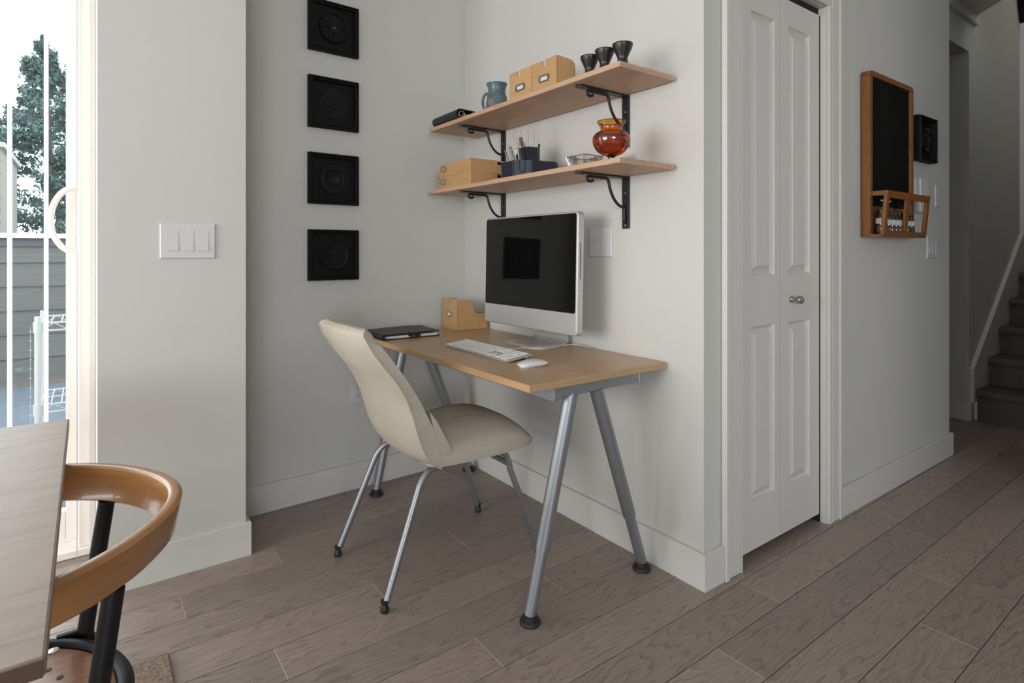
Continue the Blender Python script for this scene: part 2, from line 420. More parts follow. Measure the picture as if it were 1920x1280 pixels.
struct(MB().prism([(-3.75, -4.3), (7.3, -4.3), (7.3, .16), (4.75, .16), (4.35, .86), (4.757, 1.266), (4.76, 2.95), (-3.75, 2.95)], CZ, CZ+.1).build('ceiling', CEIL))
m = MB(); m.prism([(3.776, 1.243), (4.757, 1.243), (4.757, 1.266), (3.776, 1.266)], 2.60, CZ)
struct(m.build('trim_1', TRIM))

# baseboards
BH = .119
def bboard(name, polys):
    m = MB()
    for p in polys:
        m.prism(p, 0.0005, BH)
    es = [e for e in m.bm.edges if all(abs(v.co.z-BH) < 1e-6 for v in e.verts)]
    bmesh.ops.bevel(m.bm, geom=es, offset=.0015, segments=1, affect='EDGES')
    return struct(m.build(name, TRIM, smooth=False))
bboard('baseboard_back', [[(.4845, 2.574), (1.607, 2.6055), (1.607, 2.6205), (.4845, 2.589)]])
bboard('baseboard_left', [[(.030, 2.252), (.4845, 2.252), (.4845, 2.267), (.030, 2.267)], [(.4695, 2.267), (.4845, 2.267), (.4845, 2.589), (.4695, 2.589)]])
bboard('baseboard_right', [[(1.607, 1.131), (1.6215, 1.131), (1.6215, 2.6055), (1.607, 2.6055)], [(1.6215, 1.131), (1.716, 1.1297), (1.716, 1.145), (1.6215, 1.1465)]])
bboard('baseboard_closet', [[(2.516, 1.1145), (3.791, 1.1025), (3.791, 1.1175), (2.516, 1.1295)], [(3.7765, 1.1175), (3.791, 1.1175), (3.791, 1.24), (3.7765, 1.24)]])
bboard('baseboard_hall', [[(4.624, 1.252), (4.6395, 1.252), (4.6395, 2.90), (4.624, 2.90)], [(4.6395, 1.252), (4.70, 1.252), (4.70, 1.2655), (4.6395, 1.2655)]])

# bifold closet door with casing
door = bpy.data.objects.new('door_1', None); COL.objects.link(door); door.location = (2.12, 1.15, 0); struct(door)
m = MB()
for (xa, xb, yo) in ((1.714, 1.805, 1.1445), (2.440, 2.515, 1.131)):
    m.box(xa, xb, yo-.016, yo, 0, 2.185, .003, 1)
    xo = xa if xa < 2 else xb-.022
    m.box(xo, xo+.022, yo-.022, yo-.0155, 0, 2.185, .002, 1)
m.box(1.8055, 2.4395, 1.117, 1.133, 2.094, 2.185, .003, 1)
m.box(1.805, 1.8175, 1.128, 1.262, 0, 2.10); m.box(2.4200, 2.4395, 1.116, 1.248, 0, 2.10)
m.box(2.409, 2.420, 1.127, 1.16, 0, 2.09)
m.box(1.8175, 2.420, 1.135, 1.25, 2.092, 2.10)
m.build('door_casing', TRIM, door, smooth=False)
box('door_track', DARK, 1.82, 2.4195, 1.158, 1.186, 2.0665, 2.0915, door)  # track, its black also standing for the unlit closet interior
box('leaf_gap_shade', DARK, 2.4055, 2.4088, 1.150, 1.19, .001, 2.06, door)  # solid black strip standing for the shade in the gap beside the leaf
def leaf(x0, x1, ya, yb, px):
    # a leaf running from (x0,ya) to (x1,yb), with two raised panels
    ang = math.atan2(yb-ya, x1-x0); Wd = math.hypot(x1-x0, yb-ya)-.003
    M = Matrix.Translation((x0, ya, 0)) @ Matrix.Rotation(ang, 4, 'Z')
    a, b = px; z0, z1 = .035, 2.062; rows = ((.209, .832), (1.014, 1.962)); T = .034
    m = MB()
    for (u0, u1, v0, v1) in ((0, a, z0, z1), (b, Wd, z0, z1), (a, b, z0, rows[0][0]), (a, b, rows[0][1], rows[1][0]), (a, b, rows[1][1], z1)):
        m.box(u0, u1, 0, T, v0, v1)
    for (v0, v1) in rows:
        m.box(a, b, .016, T-.002, v0, v1)
    m.xf(M)
    lf = m.build('leaf', TRIM, door, smooth=False)
    for (v0, v1) in rows:
        w = .012; q = MB()
        def rect(i, y): return [(a+i, y, v0+i), (b-i, y, v0+i), (b-i, y, v1-i), (a+i, y, v1-i)]
        q.loft([rect(0, .0005), rect(.003, .008), rect(.008, .0115), rect(.011, .0155), rect(.034, .0035), rect(.0355, .002)], cap=False)
        q.bm.faces.new([v for v in list(q.bm.verts)[-4:]])
        q.xf(M)
        q.build('raised_panel', TRIM, lf, smooth=False)
    return lf
l1 = leaf(1.8195, 2.103, 1.152, 1.152, (.088, .246))
l2 = leaf(2.104, 2.405, 1.152, 1.152, (.060, .222))
k = MB(); k.lathe((2.182, 1.152, .918), [(.0001, -.047), (.008, -.0465), (.0145, -.042), (.0165, -.034), (.0145, -.026), (.0085, -.019), (.0065, -.012), (.008, -.007), (.0125, -.004), (.0125, 0)], 24, axis='y')
k.build('door_knob', NICKEL, l2)

# sliding patio door in the exterior wall
pd = bpy.data.objects.new('door_2', None); COL.objects.link(pd); pd.location = (-.95, 2.66, 0); struct(pd)
m = MB()
m.box(-.022, .0295, 2.615, 2.76, .03, 2.27, .003, 1); m.box(-1.93, -1.88, 2.615, 2.76, .03, 2.27); m.box(-1.88, -.022, 2.615, 2.76, 2.21, 2.27)
m.box(.012, .0295, 2.60, 2.615, 0.03, 2.27); 
m.build('door_frame', VINYL, pd, smooth=False)
m = MB(); m.box(-1.93, .0295, 2.601, 2.79, 0.0005, .03, .004, 1); m.box(-1.93, -.022, 2.645, 2.66, .03, .048)
m.build('threshold', VINYL, pd, smooth=False)
m = MB()
m.box(-.058, -.022, 2.655, 2.695, .05, 2.21, .004, 1); m.box(-1.0, -.95, 2.655, 2.695, .05, 2.21, .004, 1)
m.box(-.95, -.058, 2.655, 2.695, .05, .16, .004, 1); m.box(-.95, -.058, 2.655, 2.695, 2.13, 2.21, .004, 1)
panel = m.build('sliding_panel', VINYL, pd)
m = MB(); m.box(-.97, -.052, 2.672, 2.676, .15, 2.14); m.build('pane', GLASS, panel, smooth=False)
def handle():
    m = MB(); c = [(-.012, 2.635, 1.335), (-.040, 2.628, 1.332), (-.072, 2.628, 1.308), (-.094, 2.628, 1.262), (-.100, 2.628, 1.215), (-.094, 2.628, 1.165), (-.070, 2.628, 1.120), (-.038, 2.628, 1.098), (-.012, 2.635, 1.095)]
    m.tube(cr(c, 6), .010, 14)
    m.box(-.026, -.006, 2.625, 2.655, 1.085, 1.345, .006, 2)
    return m
handle().build('pull_handle', VINYL, panel)
for bx in (-.115, -.215, -.315, -.415, -.515, -.615, -.715, -.815, -.9):
    if bx in (-.315, -.515, -.715, -.9): continue
    box('grille_bar', GRILLE, bx-.0065, bx+.0065, 2.6775, 2.6885, .16, 2.13, panel)
for bz in (1.158,):
    box('grille_bar', GRILLE, -.95, -.058, 2.6778, 2.6882, bz-.0085, bz+.0085, panel)
m = MB(); m.box(-1.88, -1.83, 2.70, 2.74, .05, 2.21); m.box(-1.0, -.955, 2.70, 2.74, .05, 2.21); m.box(-1.83, -1.0, 2.70, 2.74, .05, .16); m.box(-1.83, -1.0, 2.70, 2.74, 2.13, 2.21)
fp = m.build('fixed_panel', VINYL, pd, smooth=False)
box('pane', GLASS, -1.84, -.99, 2.718, 2.722, .15, 2.14, fp)
# slim blind slat hanging edge-on in front of the door frame
m = MB(); m.box(-.0268, -.0232, 2.575, 2.590, .09, 2.26)
m.prism([(2.575, .09), (2.590, .09), (2.5825, .015)], -.0268, -.0232, 'x')
tag(m.build('blind_slat', PLASTW, smooth=False), 'slim white vertical blind slat hanging edge-on beside the patio door handle', 'blind')

# stairs at the end of the hall
st = thing('staircase', (5.6, .76, 0), 'carpeted dark grey staircase climbing at the end of the hall', 'staircase')
for i in range(9):
    nx = 4.672+.2435*i; nz = .2*1.0+.1865*i
    m = MB()
    m.prism([(nx+.028, 0 if i == 0 else nz-.2), (nx+.028, nz-.055), (nx+.006, nz-.048), (nx-.004, nz-.03), (nx-.002, nz-.012), (nx+.010, nz), (nx+.27, nz), (nx+.27, 0 if i == 0 else nz-.2)], .262, 1.238, 'y')
    m.build('step', CARPET, st, smooth=False)
# skirt board up the stair wall
m = MB(); m.prism([(4.6405, BH), (4.6405, .335), (5.80, 1.245), (5.80, .90), (4.72, .0005), (4.7005, .0005), (4.7005, BH)], 1.240, 1.2655, 'y')
struct(m.build('trim_2', TRIM))
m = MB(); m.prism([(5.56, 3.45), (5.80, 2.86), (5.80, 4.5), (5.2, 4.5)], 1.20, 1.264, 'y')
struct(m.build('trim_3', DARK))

# ---------------------------------------------------------------- desk
DZ = .72
dk = thing('desk', (1.31, 1.91, 0), 'birch veneer desk on silver A-frame legs against the wall under the shelves', 'desk')
m = MB(); m.box(1.015, 1.609, 1.290, 2.53, DZ-.022, DZ, .002, 2)
top = m.build('desktop', BIRCH, dk, angle=30)
m = MB(); m.box(1.0135, 1.0150, 1.2905, 2.5295, DZ-.0205, DZ-.0015)
m.build('edge_band', BIRCHE, top, smooth=False)
m = MB(); m.box(1.116, 1.130, 1.3025, 2.516, .657, .6975); m.box(1.494, 1.506, 1.304, 2.516, .662, .697)
m.build('rail', STEEL, dk, angle=30)
for yb in (1.318, 2.486):
    m = MB(); m.box(1.118, 1.516, yb-.014, yb+.014, .664, .6975, .002, 1); m.build('crossbeam', STEEL, dk, angle=30)
    for xb in (1.1295, 1.502):
        m = MB(); m.box(xb-.0145, xb+.014, yb-.0165, yb+.0165, .661, .6976, .002, 1); m.build('end_cap', STEEL, dk, angle=30)
for (ya, yb) in ((1.322, 1.347), (2.482, 2.472)):
    for (xt, xf) in ((1.200, 1.060), (1.305, 1.552)):
        t = Vector((xt, ya, .668)); f = Vector((xf, yb, .026)); d = (t-f)
        j = f+d*.285
        m = MB(); m.tube([t, f+d*.31, j, j], [.0222, .0222, .0222, .0205], 20)
        lg = m.build('leg', STEEL, dk)
        m = MB(); m.tube([j+d*.02, f], .0182, 20); m.build('lower_tube', STEEL, lg)
        m = MB(); m.lathe((f.x, f.y, 0), [(.029, .0003), (.0315, .003), (.0315, .008), (.029, .012), (.0215, .0150), (.0205, .020), (.0200, .027), (.019, .028)], 28)
        m.build('foot', RUBBER, lg)

# ---------------------------------------------------------------- upholstered desk chair
ch = thing('desk_chair', (1.0, 1.855, 0), 'desk chair in a beige fabric slipcover on four silver tube legs', 'chair')
YM = 1.855
prof_r = [(.664, .846), (.682, .808), (.722, .750), (.762, .700), (.800, .638), (.820, .590), (.836, .538), (.857, .475), (.886, .425), (.925, .396)]
prof_f = [(.712, .838), (.742, .800), (.786, .741), (.822, .690), (.864, .624), (.890, .576), (.914, .530), (.940, .492), (.968, .455), (1.0, .430)]
def halfw(z):   # half width of the back against height
    if z > .845: return .200
    if z > .825: return .200+.010*(.845-z)/.02
    if z > .80: return .210+.002*(.825-z)/.025
    if z > .62: return .212+.004*math.sin((z-.62)/.18*math.pi)
    return .208
loops = []
R = cr([(a[0], 0, a[1]) for a in prof_r], 4); F = cr([(a[0], 0, a[1]) for a in prof_f], 4)
n = len(R)
for i, (r, f) in enumerate(zip(R, F)):
    hw = halfw(r.z)
    L = []
    # closed loop: across the rear face (slightly bowed), round the edge, across the front face
    for k in range(9):
        u = -1+2*k/8; bow = .030*(1-u*u)*(.35+.65*min(1, i/10)); rr = .004*(abs(u)**8)
        L.append((r.x-bow+rr, YM+u*hw, r.z))
    for k in range(9):
        u = 1-2*k/8; bow = .016*(1-u*u); rr = .010*(abs(u)**8)
        L.append((f.x+bow-rr, YM+u*(hw-.004), f.z))
    loops.append(L)
def capring(L, c, s, dz): return [(c[0]+(p[0]-c[0])*s, c[1]+(p[1]-c[1])*(1-(1-s)*.16), p[2]+dz) for p in L]
c0 = (.693, YM)
loops = [capring(loops[0], c0, .2, .020), capring(loops[0], c0, .55, .0165), capring(loops[0], c0, .85, .0085)] + loops
m = MB(); m.loft(loops)
bk = m.build('backrest', CANVAS, ch, angle=52)
# welt seams along the two sides and over the top of the back
for sgn in (-1, 1):
    pts = []
    for r in R: pts.append((r.x+.003, YM+sgn*(halfw(r.z)+.0012), r.z))
    m = MB(); m.tube([(.674, YM+sgn*.188, .8575)]+pts, .0024, 8); m.build('welt_seam', CANVAS, bk)
m = MB(); m.tube(cr([(.674, YM-.188, .8575), (.668, YM-.1, .862), (.664, YM, .863), (.668, YM+.1, .862), (.674, YM+.188, .8575)], 5), .0024, 8); m.build('welt_seam', CANVAS, bk)
# seat cushion: domed slab with rounded front
loops = []
sx = [(.905, .402, .455, .196), (.94, .398, .470, .207), (1.0, .396, .488, .212), (1.08, .395, .502, .216), (1.16, .396, .508, .218), (1.22, .398, .502, .218), (1.262, .400, .490, .217), (1.290, .402, .472, .214), (1.305, .405, .450, .210), (1.308, .410, .430, .205)]
SX = cr([(a, b, c) for a, b, c, d in sx], 3); SW = cr([(d, 0, 0) for a, b, c, d in sx], 3)
for p, w in zip(SX, SW):
    x, zb, zt = p; hw = w.x; L = []
    for k in range(13):
        u = -1+2*k/12
        L.append((x+.0, YM+u*hw, zt-(zt-zb)*.52*(abs(u)**3.2)))
    for k in range(9):
        u = 1-2*k/8
        L.append((x-.004, YM+u*(hw-.006), zb-.006*(1-u*u)))
    loops.append(L)
m = MB(); m.loft(loops)
m.build('seat', CANVAS, ch, angle=70)
# tucked corner of the cover where back and seat meet
for sgn in (-1, 1):
    m = MB()
    a = [(.886, .588), (.912, .552), (.940, .500), (.962, .458), (.960, .444), (.945, .438), (.926, .444), (.908, .50)]
    L0 = [(p[0], YM+sgn*.2135, p[1]) for p in a]; L1 = [(p[0]+.004, YM+sgn*.190, p[1]+.004) for p in a]
    m.loft([L1, L0]); m.build('tucked_fold', CANVAS, ch, angle=50)
# legs
for sgn in (-1, 1):
    yt = YM+sgn*.165; yf = YM+sgn*.203
    pr = [(1.03, yt, .393), (.935, yt, .388), (.898, yt+sgn*.004, .378), (.872, yt+sgn*.009, .350), (.855, yt+sgn*.013, .312), (.741, yf, .030)]
    m = MB(); m.tube(cr(pr[:5], 6)+[Vector(pr[5])], .0108, 14); lg = m.build('leg', CHROME, ch)
    f = Vector((.735, yf, 0))
    m = MB(); m.lathe((f.x, f.y, 0), [(.012, .0003), (.0135, .004), (.0132, .012), (.010, .021), (.0085, .024), (.012, .028), (.0122, .036), (.0112, .037)], 18); m.build('foot', RUBBER, lg)
    pf = [(1.06, yt, .393), (1.175, yt, .388), (1.207, yt+sgn*.003, .378), (1.224, yt+sgn*.006, .352), (1.234, yt+sgn*.008, .312), (1.336, yf, .030)]
    m = MB(); m.tube(cr(pf[:5], 6)+[Vector(pf[5])], .0108, 14); lg = m.build('leg', CHROME, ch)
    f = Vector((1.339, yf, 0))
    m = MB(); m.lathe((f.x, f.y, 0), [(.012, .0003), (.0135, .004), (.0132, .012), (.010, .021), (.0085, .024), (.012, .028), (.0122, .036), (.0112, .037)], 18); m.build('foot', RUBBER, lg)
m = MB(); m.tube([(1.228, YM-.17, .338), (1.228, YM+.17, .338)], .0105, 14); m.build('crossbar', CHROME, ch)

# ---------------------------------------------------------------- computer on the desk
cp = thing('computer', (1.50, 1.86, DZ), 'all-in-one computer with black screen and silver chin on the desk', 'computer')
Wc, Zb, Zt, Xf = .302, .790, 1.250, 1.440
def rrect(cy, cz, hw, hh, r, x, n=6):
    P = []
    for (sy, sz, a0) in ((1, 1, 0), (-1, 1, 90), (-1, -1, 180), (1, -1, 270)):
        for i in range(n+1):
            a = math.radians(a0+90*i/n)
            P.append((x, cy+sy*(hw-r)+r*math.cos(a), cz+sz*(hh-r)+r*math.sin(a)))
    return P
zc = (Zb+Zt)/2; hh = (Zt-Zb)/2
TL = roty(math.radians(1.2), (Xf, 1.86, Zb))
m = MB(); m.loft([rrect(1.86, zc, Wc-.004, hh-.004, .014, Xf), rrect(1.86, zc, Wc, hh, .016, Xf+.004), rrect(1.86, zc, Wc, hh, .016, Xf+.030), rrect(1.86, zc, Wc-.02, hh-.02, .02, Xf+.042), rrect(1.86, zc, Wc-.1, hh-.1, .03, Xf+.058)])
m.xf(TL); body = m.build('body', ALU, cp, angle=35)
m = MB(); z0s = .873
m.loft([rrect(1.86, (z0s+Zt-.007)/2, Wc-.007, (Zt-.007-z0s)/2, .010, Xf+.002), rrect(1.86, (z0s+Zt-.007)/2, Wc-.0072, (Zt-.007-z0s)/2, .010, Xf-.0012), rrect(1.86, (z0s+Zt-.007)/2, Wc-.009, (Zt-.009-z0s)/2, .010, Xf-.0018)])
m.xf(TL); m.build('screen', SCREEN, body, smooth=False)
m = MB(); m.box(Xf+.0135, Xf+.0165, 1.86-Wc-.0006, 1.86-Wc+.002, 1.00, 1.135); m.xf(TL); m.build('disc_slot', RUBBER, body, smooth=False)
# bent sheet stand
path = [(1.413, DZ+.0035), (1.46, DZ+.0035), (1.53, DZ+.0038), (1.572, DZ+.005), (1.592, DZ+.016), (1.594, DZ+.034), (1.584, DZ+.055), (1.556, DZ+.10), (1.532, DZ+.14)]
wid = [.112, .114, .112, .108, .104, .100, .098, .095, .093]
loops = []
for i, (p, w) in enumerate(zip(path, wid)):
    a = Vector((path[min(i+1, 8)][0]-path[max(i-1, 0)][0], 0, path[min(i+1, 8)][1]-path[max(i-1, 0)][1])).normalized()
    nn = Vector((-a.z, 0, a.x))*.0035; c = Vector((p[0], 0, p[1]))
    r = .02 if i == 0 else 0
    loops.append([tuple(c+nn+Vector((0, 1.875-w+r, 0))), tuple(c+nn+Vector((0, 1.875+w-r, 0))), tuple(c-nn+Vector((0, 1.875+w-r, 0))), tuple(c-nn+Vector((0, 1.875-w+r, 0)))])
m = MB(); m.loft(loops); m.build('stand', ALU, cp, angle=35)

# keyboard with single keys
kb = thing('keyboard', (1.22, 1.82, DZ), 'slim white keyboard with number pad on the desk', 'keyboard')
KM = Matrix.Translation((1.163, 2.032, DZ)) @ Matrix.Rotation(math.radians(-90), 4, 'Z')  # u runs along -y, v along +x
KM = KM @ Matrix(((1, -.12, 0, 0), (0, 1, 0, 0), (0, 0, 1, 0), (0, 0, 0, 1)))
KL, KD = .437, .115
m = MB(); m.prism([(0, .004), (KD, .012), (KD, .0165), (0, .0085)], 0, KL, 'x')
m.box(.02, .05, KD-.02, KD-.008, .0003, .010); m.box(KL-.05, KL-.02, KD-.02, KD-.008, .0003, .010); m.box(.02, KL-.02, .004, .012, .0003, .0045)
m.xf(KM); m.build('base', ALU, kb, smooth=False)
KMESH = {}
def key(u, v, w, h):
    k = (round(w, 4), round(h, 4))
    zt = .0088+.0080*(v/KD)
    c = KM @ Vector((u+w/2, v+h/2, zt))
    if k not in KMESH:
        mm = MB(); mm.box(-w/2, w/2, -h/2, h/2, 0, .003); 
        es = [e for e in mm.bm.edges if all(q.co.z > .002 for q in e.verts)]
        bmesh.ops.bevel(mm.bm, geom=es, offset=.0008, segments=1, affect='EDGES')
        R3 = KM.to_3x3().to_4x4(); mm.xf(R3)
        o = mm.build('key', KEYW, kb, smooth=False, base=(0, 0, 0)); KMESH[k] = o.data
    else:
        o = bpy.data.objects.new('key', KMESH[k]); COL.objects.link(o); o.parent = kb
    o.location = c-Vector(kb.location)
p = .0190; g = .0027; u0 = .004
def row(v, h, us):
    for (u, w) in us: key(u0+u*p, v, w*p-g, h)
rowh = .0163; vs = [.0045, .0235, .0425, .0615, .0805, .0995]
row(vs[0], rowh, [(0, 1.5), (1.5, 1), (2.5, 1.5), (4, 6), (10, 1.5), (11.5, 1), (12.5, 1.75)])
row(vs[1], rowh, [(0, 2.2)]+[(2.2+i, 1) for i in range(10)]+[(12.2, 2.05)])
row(vs[2], rowh, [(0, 1.7)]+[(1.7+i, 1) for i in range(11)]+[(12.7, 1.55)])
row(vs[3], rowh, [(0, 1.4)]+[(1.4+i, 1) for i in range(12)]+[(13.4, .85)])
row(vs[4], rowh, [(i, 1) for i in range(13)]+[(13, 1.25)])
row(vs[5], .0105, [(i*.95, .95) for i in range(15)])
row(vs[0], rowh, [(14.6, 1), (15.6, 1), (16.6, 1)]); row(vs[1], rowh, [(15.6, 1)])
for r in (3, 4): row(vs[r], rowh, [(14.6, 1), (15.6, 1), (16.6, 1)])
row(vs[5], .0105, [(14.6, 1), (15.6, 1), (16.6, 1)])
for r in range(1, 5): row(vs[r], rowh, [(18.0, 1), (19, 1), (20, 1), (21, 1)])
row(vs[0], rowh, [(18, 2), (20, 1), (21, 1)])
row(vs[5], .0105, [(18, 1), (19, 1), (20, 1), (21, 1)])
# keyboard cable
m = MB(); m.tube(cr([(1.284, 1.80, DZ+.012), (1.33, 1.805, DZ+.004), (1.385, 1.80, DZ+.0035), (1.395, 1.77, DZ+.0035), (1.43, 1.735, DZ+.0035), (1.50, 1.74, DZ+.0035), (1.55, 1.752, DZ+.0035), (1.598, 1.735, DZ+.0035), (1.602, 1.68, DZ+.0035), (1.600, 1.645, DZ+.0035)], 8), .0022, 8)
m.build('cable', PLASTW, kb)
# mouse
ms = thing('mouse', (1.198, 1.510, DZ), 'low white curved computer mouse beside the keyboard', 'mouse')
def mloop(s, x0, x1, zt, hw):
    pass
loops = []
for i in range(15):
    t = i/14; x = 1.1405+.1165*t; hw = .0290*(1-abs(2*t-1)**3.2)**.42+.0015; top = .0035+.0185*math.sin(math.pi*min(1, max(0, (t*.94+.03))))**.75
    L = []
    for k in range(13):
        a = math.pi*k/12; L.append((x, 1.510+hw*math.cos(a), DZ+.0065+.0035*(abs(math.cos(a))*.0)+(top-.0050)*math.sin(a)**.8-.003*abs(2*t-1)**2+.004*abs(2*t-1)**2))
    for k in range(1, 6):
        u = -1+2*k/6; L.append((x, 1.510+hw*u, DZ+.0062))
    loops.append(L)
m = MB(); m.loft(loops); m.xf(rotz(math.radians(-6), (1.198, 1.51, 0))); m.build('shell', MOUSEW, ms, angle=60)
m = MB()
m.prism([(1.146+.104*(.5+.5*math.cos(a*math.pi/12)), 1.510+.0245*math.sin(a*math.pi/12)) for a in range(24)], DZ+.0004, DZ+.0075); m.xf(rotz(math.radians(-6), (1.198, 1.51, 0))); m.build('base', ALU, ms, smooth=False)

# portfolio on the far end of the desk
pf = thing('portfolio', (1.17, 2.41, DZ), 'black leather portfolio with white pages at the far end of the desk', 'portfolio')
PM = rotz(math.radians(-2), (1.03, 2.312, 0))
m = MB(); m.box(1.025, 1.292, 2.312, 2.508, DZ+.0003, DZ+.0045, .0015, 2); m.xf(PM); m.build('back_cover', BLK, pf)
m = MB(); m.box(1.036, 1.282, 2.322, 2.495, DZ+.0046, DZ+.0145); m.xf(PM); m.build('pages', PAPER, pf, smooth=False)
m = MB()
cv = [(1.028, DZ+.0185), (1.12, DZ+.0215), (1.22, DZ+.0225), (1.292, DZ+.0205)]
m.loft([[(x, 2.316, z), (x, 2.508, z+.004), (x, 2.508, z+.008), (x, 2.316, z+.004)] for x, z in cv]); m.xf(PM); m.build('front_cover', BLK, pf, angle=50)
m = MB(); m.loft([[(1.03+.014*math.cos(a), y, DZ+.014+.0125*math.sin(a)) for a in [math.radians(60+24*k) for k in range(11)]]+[(1.03+.010*math.cos(a), y, DZ+.014+.009*math.sin(a)) for a in [math.radians(300-24*k) for k in range(11)]] for y in (2.312, 2.508)]); 
m.xf(PM); m.build('spine', BLK, pf, angle=50)
m = MB(); m.box(1.150, 1.186, 2.309, 2.3165, DZ+.0008, DZ+.024, .002, 1); m.tube([(1.140, 2.313, DZ+.014), (1.197, 2.313, DZ+.012)], .0045, 10); m.xf(PM); m.build('pen_loop', BLK, pf)
m = MB(); m.tube([(1.163, 2.307, DZ+.010), (1.163, 2.311, DZ+.010)], .004, 10); m.xf(PM); m.build('clasp', TINMET, pf)
m = MB(); m.tube(cr([(1.04, 2.312, DZ+.012), (1.028, 2.285, DZ+.010), (1.022, 2.262, DZ+.004)], 5), .0012, 6); m.xf(PM); m.build('ribbon', BLK, pf)

# plywood magazine file on the desk
def plate(parent, c, w, h, axis, paper=True, d=.003):
    """metal card holder on a face; axis x: on a face looking to -x, y: on a face looking to -y"""
    x, y, z = c; m = MB(); b = .0055*w/.05
    for (u0, u1, v0, v1) in ((-w/2, w/2, -h/2, -h/2+b), (-w/2, -w/2+b, -h/2+b, h/2), (w/2-b, w/2, -h/2+b, h/2), (-w/2+b, w/2-b, h/2-b, h/2)):
        m.box(x-d, x, y+u0, y+u1, z+v0, z+v1) if axis == 'x' else m.box(x+u0, x+u1, y-d, y, z+v0, z+v1)
    for s in (-1, 1):
        m.box(x-d*.6, x, y+s*w/2-.006, y+s*w/2+.006, z-h*.22, z+h*.22) if axis == 'x' else m.box(x+s*w/2-.006, x+s*w/2+.006, y-d*.6, y, z-h*.22, z+h*.22)
    h0 = m.build('card_holder', TINMET, parent, smooth=False)
    if paper:
        e = .0008
        (box('card', PAPER, x-e, x-.0001, y-w/2+b*.9, y+w/2-b*.9, z-h/2+b*.9, z+h/2-b*.9, h0) if axis == 'x' else box('card', PAPER, x-w/2+b*.9, x+w/2-b*.9, y-e, y-.0001, z-h/2+b*.9, z+h/2-b*.9, h0))
def dashes(m, pts, n, w=.0016, l=.004):
    a, b = Vector(pts[0]), Vector(pts[1])
    for i in range(n):
        c = a.lerp(b, (i+.5)/n); q = (b-a).normalized()*l/2
        m.tube([c-q, c+q], w/2, 5)
BURN = mat('burnt_joint', (.16, .075, .025), .7)
fb = thing('magazine_file', (1.52, 2.45, DZ), 'stepped birch plywood magazine file with a label, on the desk in the corner', 'file box')
SP = [(1.430, DZ+.0005), (1.604, DZ+.0005), (1.604, .796), (1.545, .800), (1.530, .805), (1.520, .820), (1.516, .855), (1.510, .864), (1.500, .867), (1.430, .865)]
for y in (2.381, 2.517):
    m = MB(); m.prism(SP, y, y+.005, 'y'); m.build('side_panel', PLYBOX, fb)
m = MB(); m.prism([(2.3862, DZ+.0005), (2.5168, DZ+.0005), (2.5168, .872), (2.46, .872), (2.46, .852), (2.452, .852), (2.452, .872), (2.3862, .872)], 1.4302, 1.435, 'x'); m.build('front_panel', PLYBOX, fb)
m = MB(); m.box(1.5985, 1.6035, 2.3862, 2.5168, DZ+.0005, .795); m.box(1.4352, 1.598, 2.3862, 2.5168, DZ+.0005, DZ+.005); m.build('base', PLYBOX, fb, smooth=False)
plate(fb, (1.4300, 2.455, .797), .044, .024, 'x')
m = MB(); dashes(m, [(1.4300, 2.3812, DZ+.004), (1.4300, 2.3812, .862)], 14, .0022, .005); dashes(m, [(1.433, 2.3808, DZ+.0022), (1.602, 2.3808, DZ+.0022)], 14, .0022, .006); m.build('finger_joints', BURN, fb)

# ---------------------------------------------------------------- shelves with iron brackets
def bracket(parent, yc, zs):
    w = .017
    m = MB(); m.box(1.6145, 1.6205, yc-w, yc+w, zs-.192, zs-.0003, .001, 1); m.box(1.377, 1.6145, yc-w, yc+w, zs-.0058, zs-.0004, .001, 1)
    m.prism([(1.366, yc), (1.378, yc-w+.001), (1.378, yc+w-.001)], zs-.0056, zs-.0006)
    br = m.build('bracket', IRON, parent, angle=30)
    zr = zs-.0125
    rod = [(1.447, yc, zs-.0245), (1.440, yc, zs-.0285), (1.429, yc, zs-.0285), (1.4205, yc, zs-.0225), (1.421, yc, zs-.0155), (1.430, yc, zr), (1.45, yc, zr), (1.490, yc, zr), (1.515, yc, zr-.0005), (1.5245, yc, zr-.008), (1.528, yc, zs-.030), (1.534, yc, zs-.050), (1.5475, yc, zs-.076), (1.567, yc, zs-.098), (1.588, yc, zs-.110), (1.604, yc, zs-.1135), (1.609, yc, zs-.118), (1.609, yc, zs-.14), (1.609, yc, zs-.163)]
    m = MB(); m.tube(cr(rod, 5), .0055, 10); m.lathe((1.610, yc, zs-.165), [(.0001, -.009), (.006, -.007), (.009, 0), (.006, .007), (.0001, .009)], 12)
    m.build('brace', IRON, br)
    for z in (-.06, -.180):
        m = MB(); m.lathe((1.6145, yc, zs+z), [(.0001, -.003), (.0032, -.0022), (.0042, 0)], 12, axis='x'); m.build('screw', TINMET, br)
    for x in (1.398, 1.598):
        m = MB(); m.lathe((x, yc, zs-.0058), [(.0001, -.003), (.0032, -.0022), (.0042, 0)], 12); m.build('screw', IRON, br)
def shelf(z, y0, y1, lab):
    s = thing('wall_shelf', (1.48, (y0+y1)/2, z), lab, 'shelf', 'pine shelves on black iron brackets')
    m = MB(); m.box(1.3405, 1.6085, y0, y1, z-.0182, z, .002, 2); m.build('board', PINE, s, angle=30)
    for yc in (1.4795, 2.2635): bracket(s, yc, z-.0182)
ZU, ZL = 1.6975, 1.3965
shelf(ZU, 1.252, 2.492, 'upper pine wall shelf holding a binder, mug, boxes and three cups')
shelf(ZL, 1.252, 2.503, 'lower pine wall shelf holding an amber vase and a pen organizer')

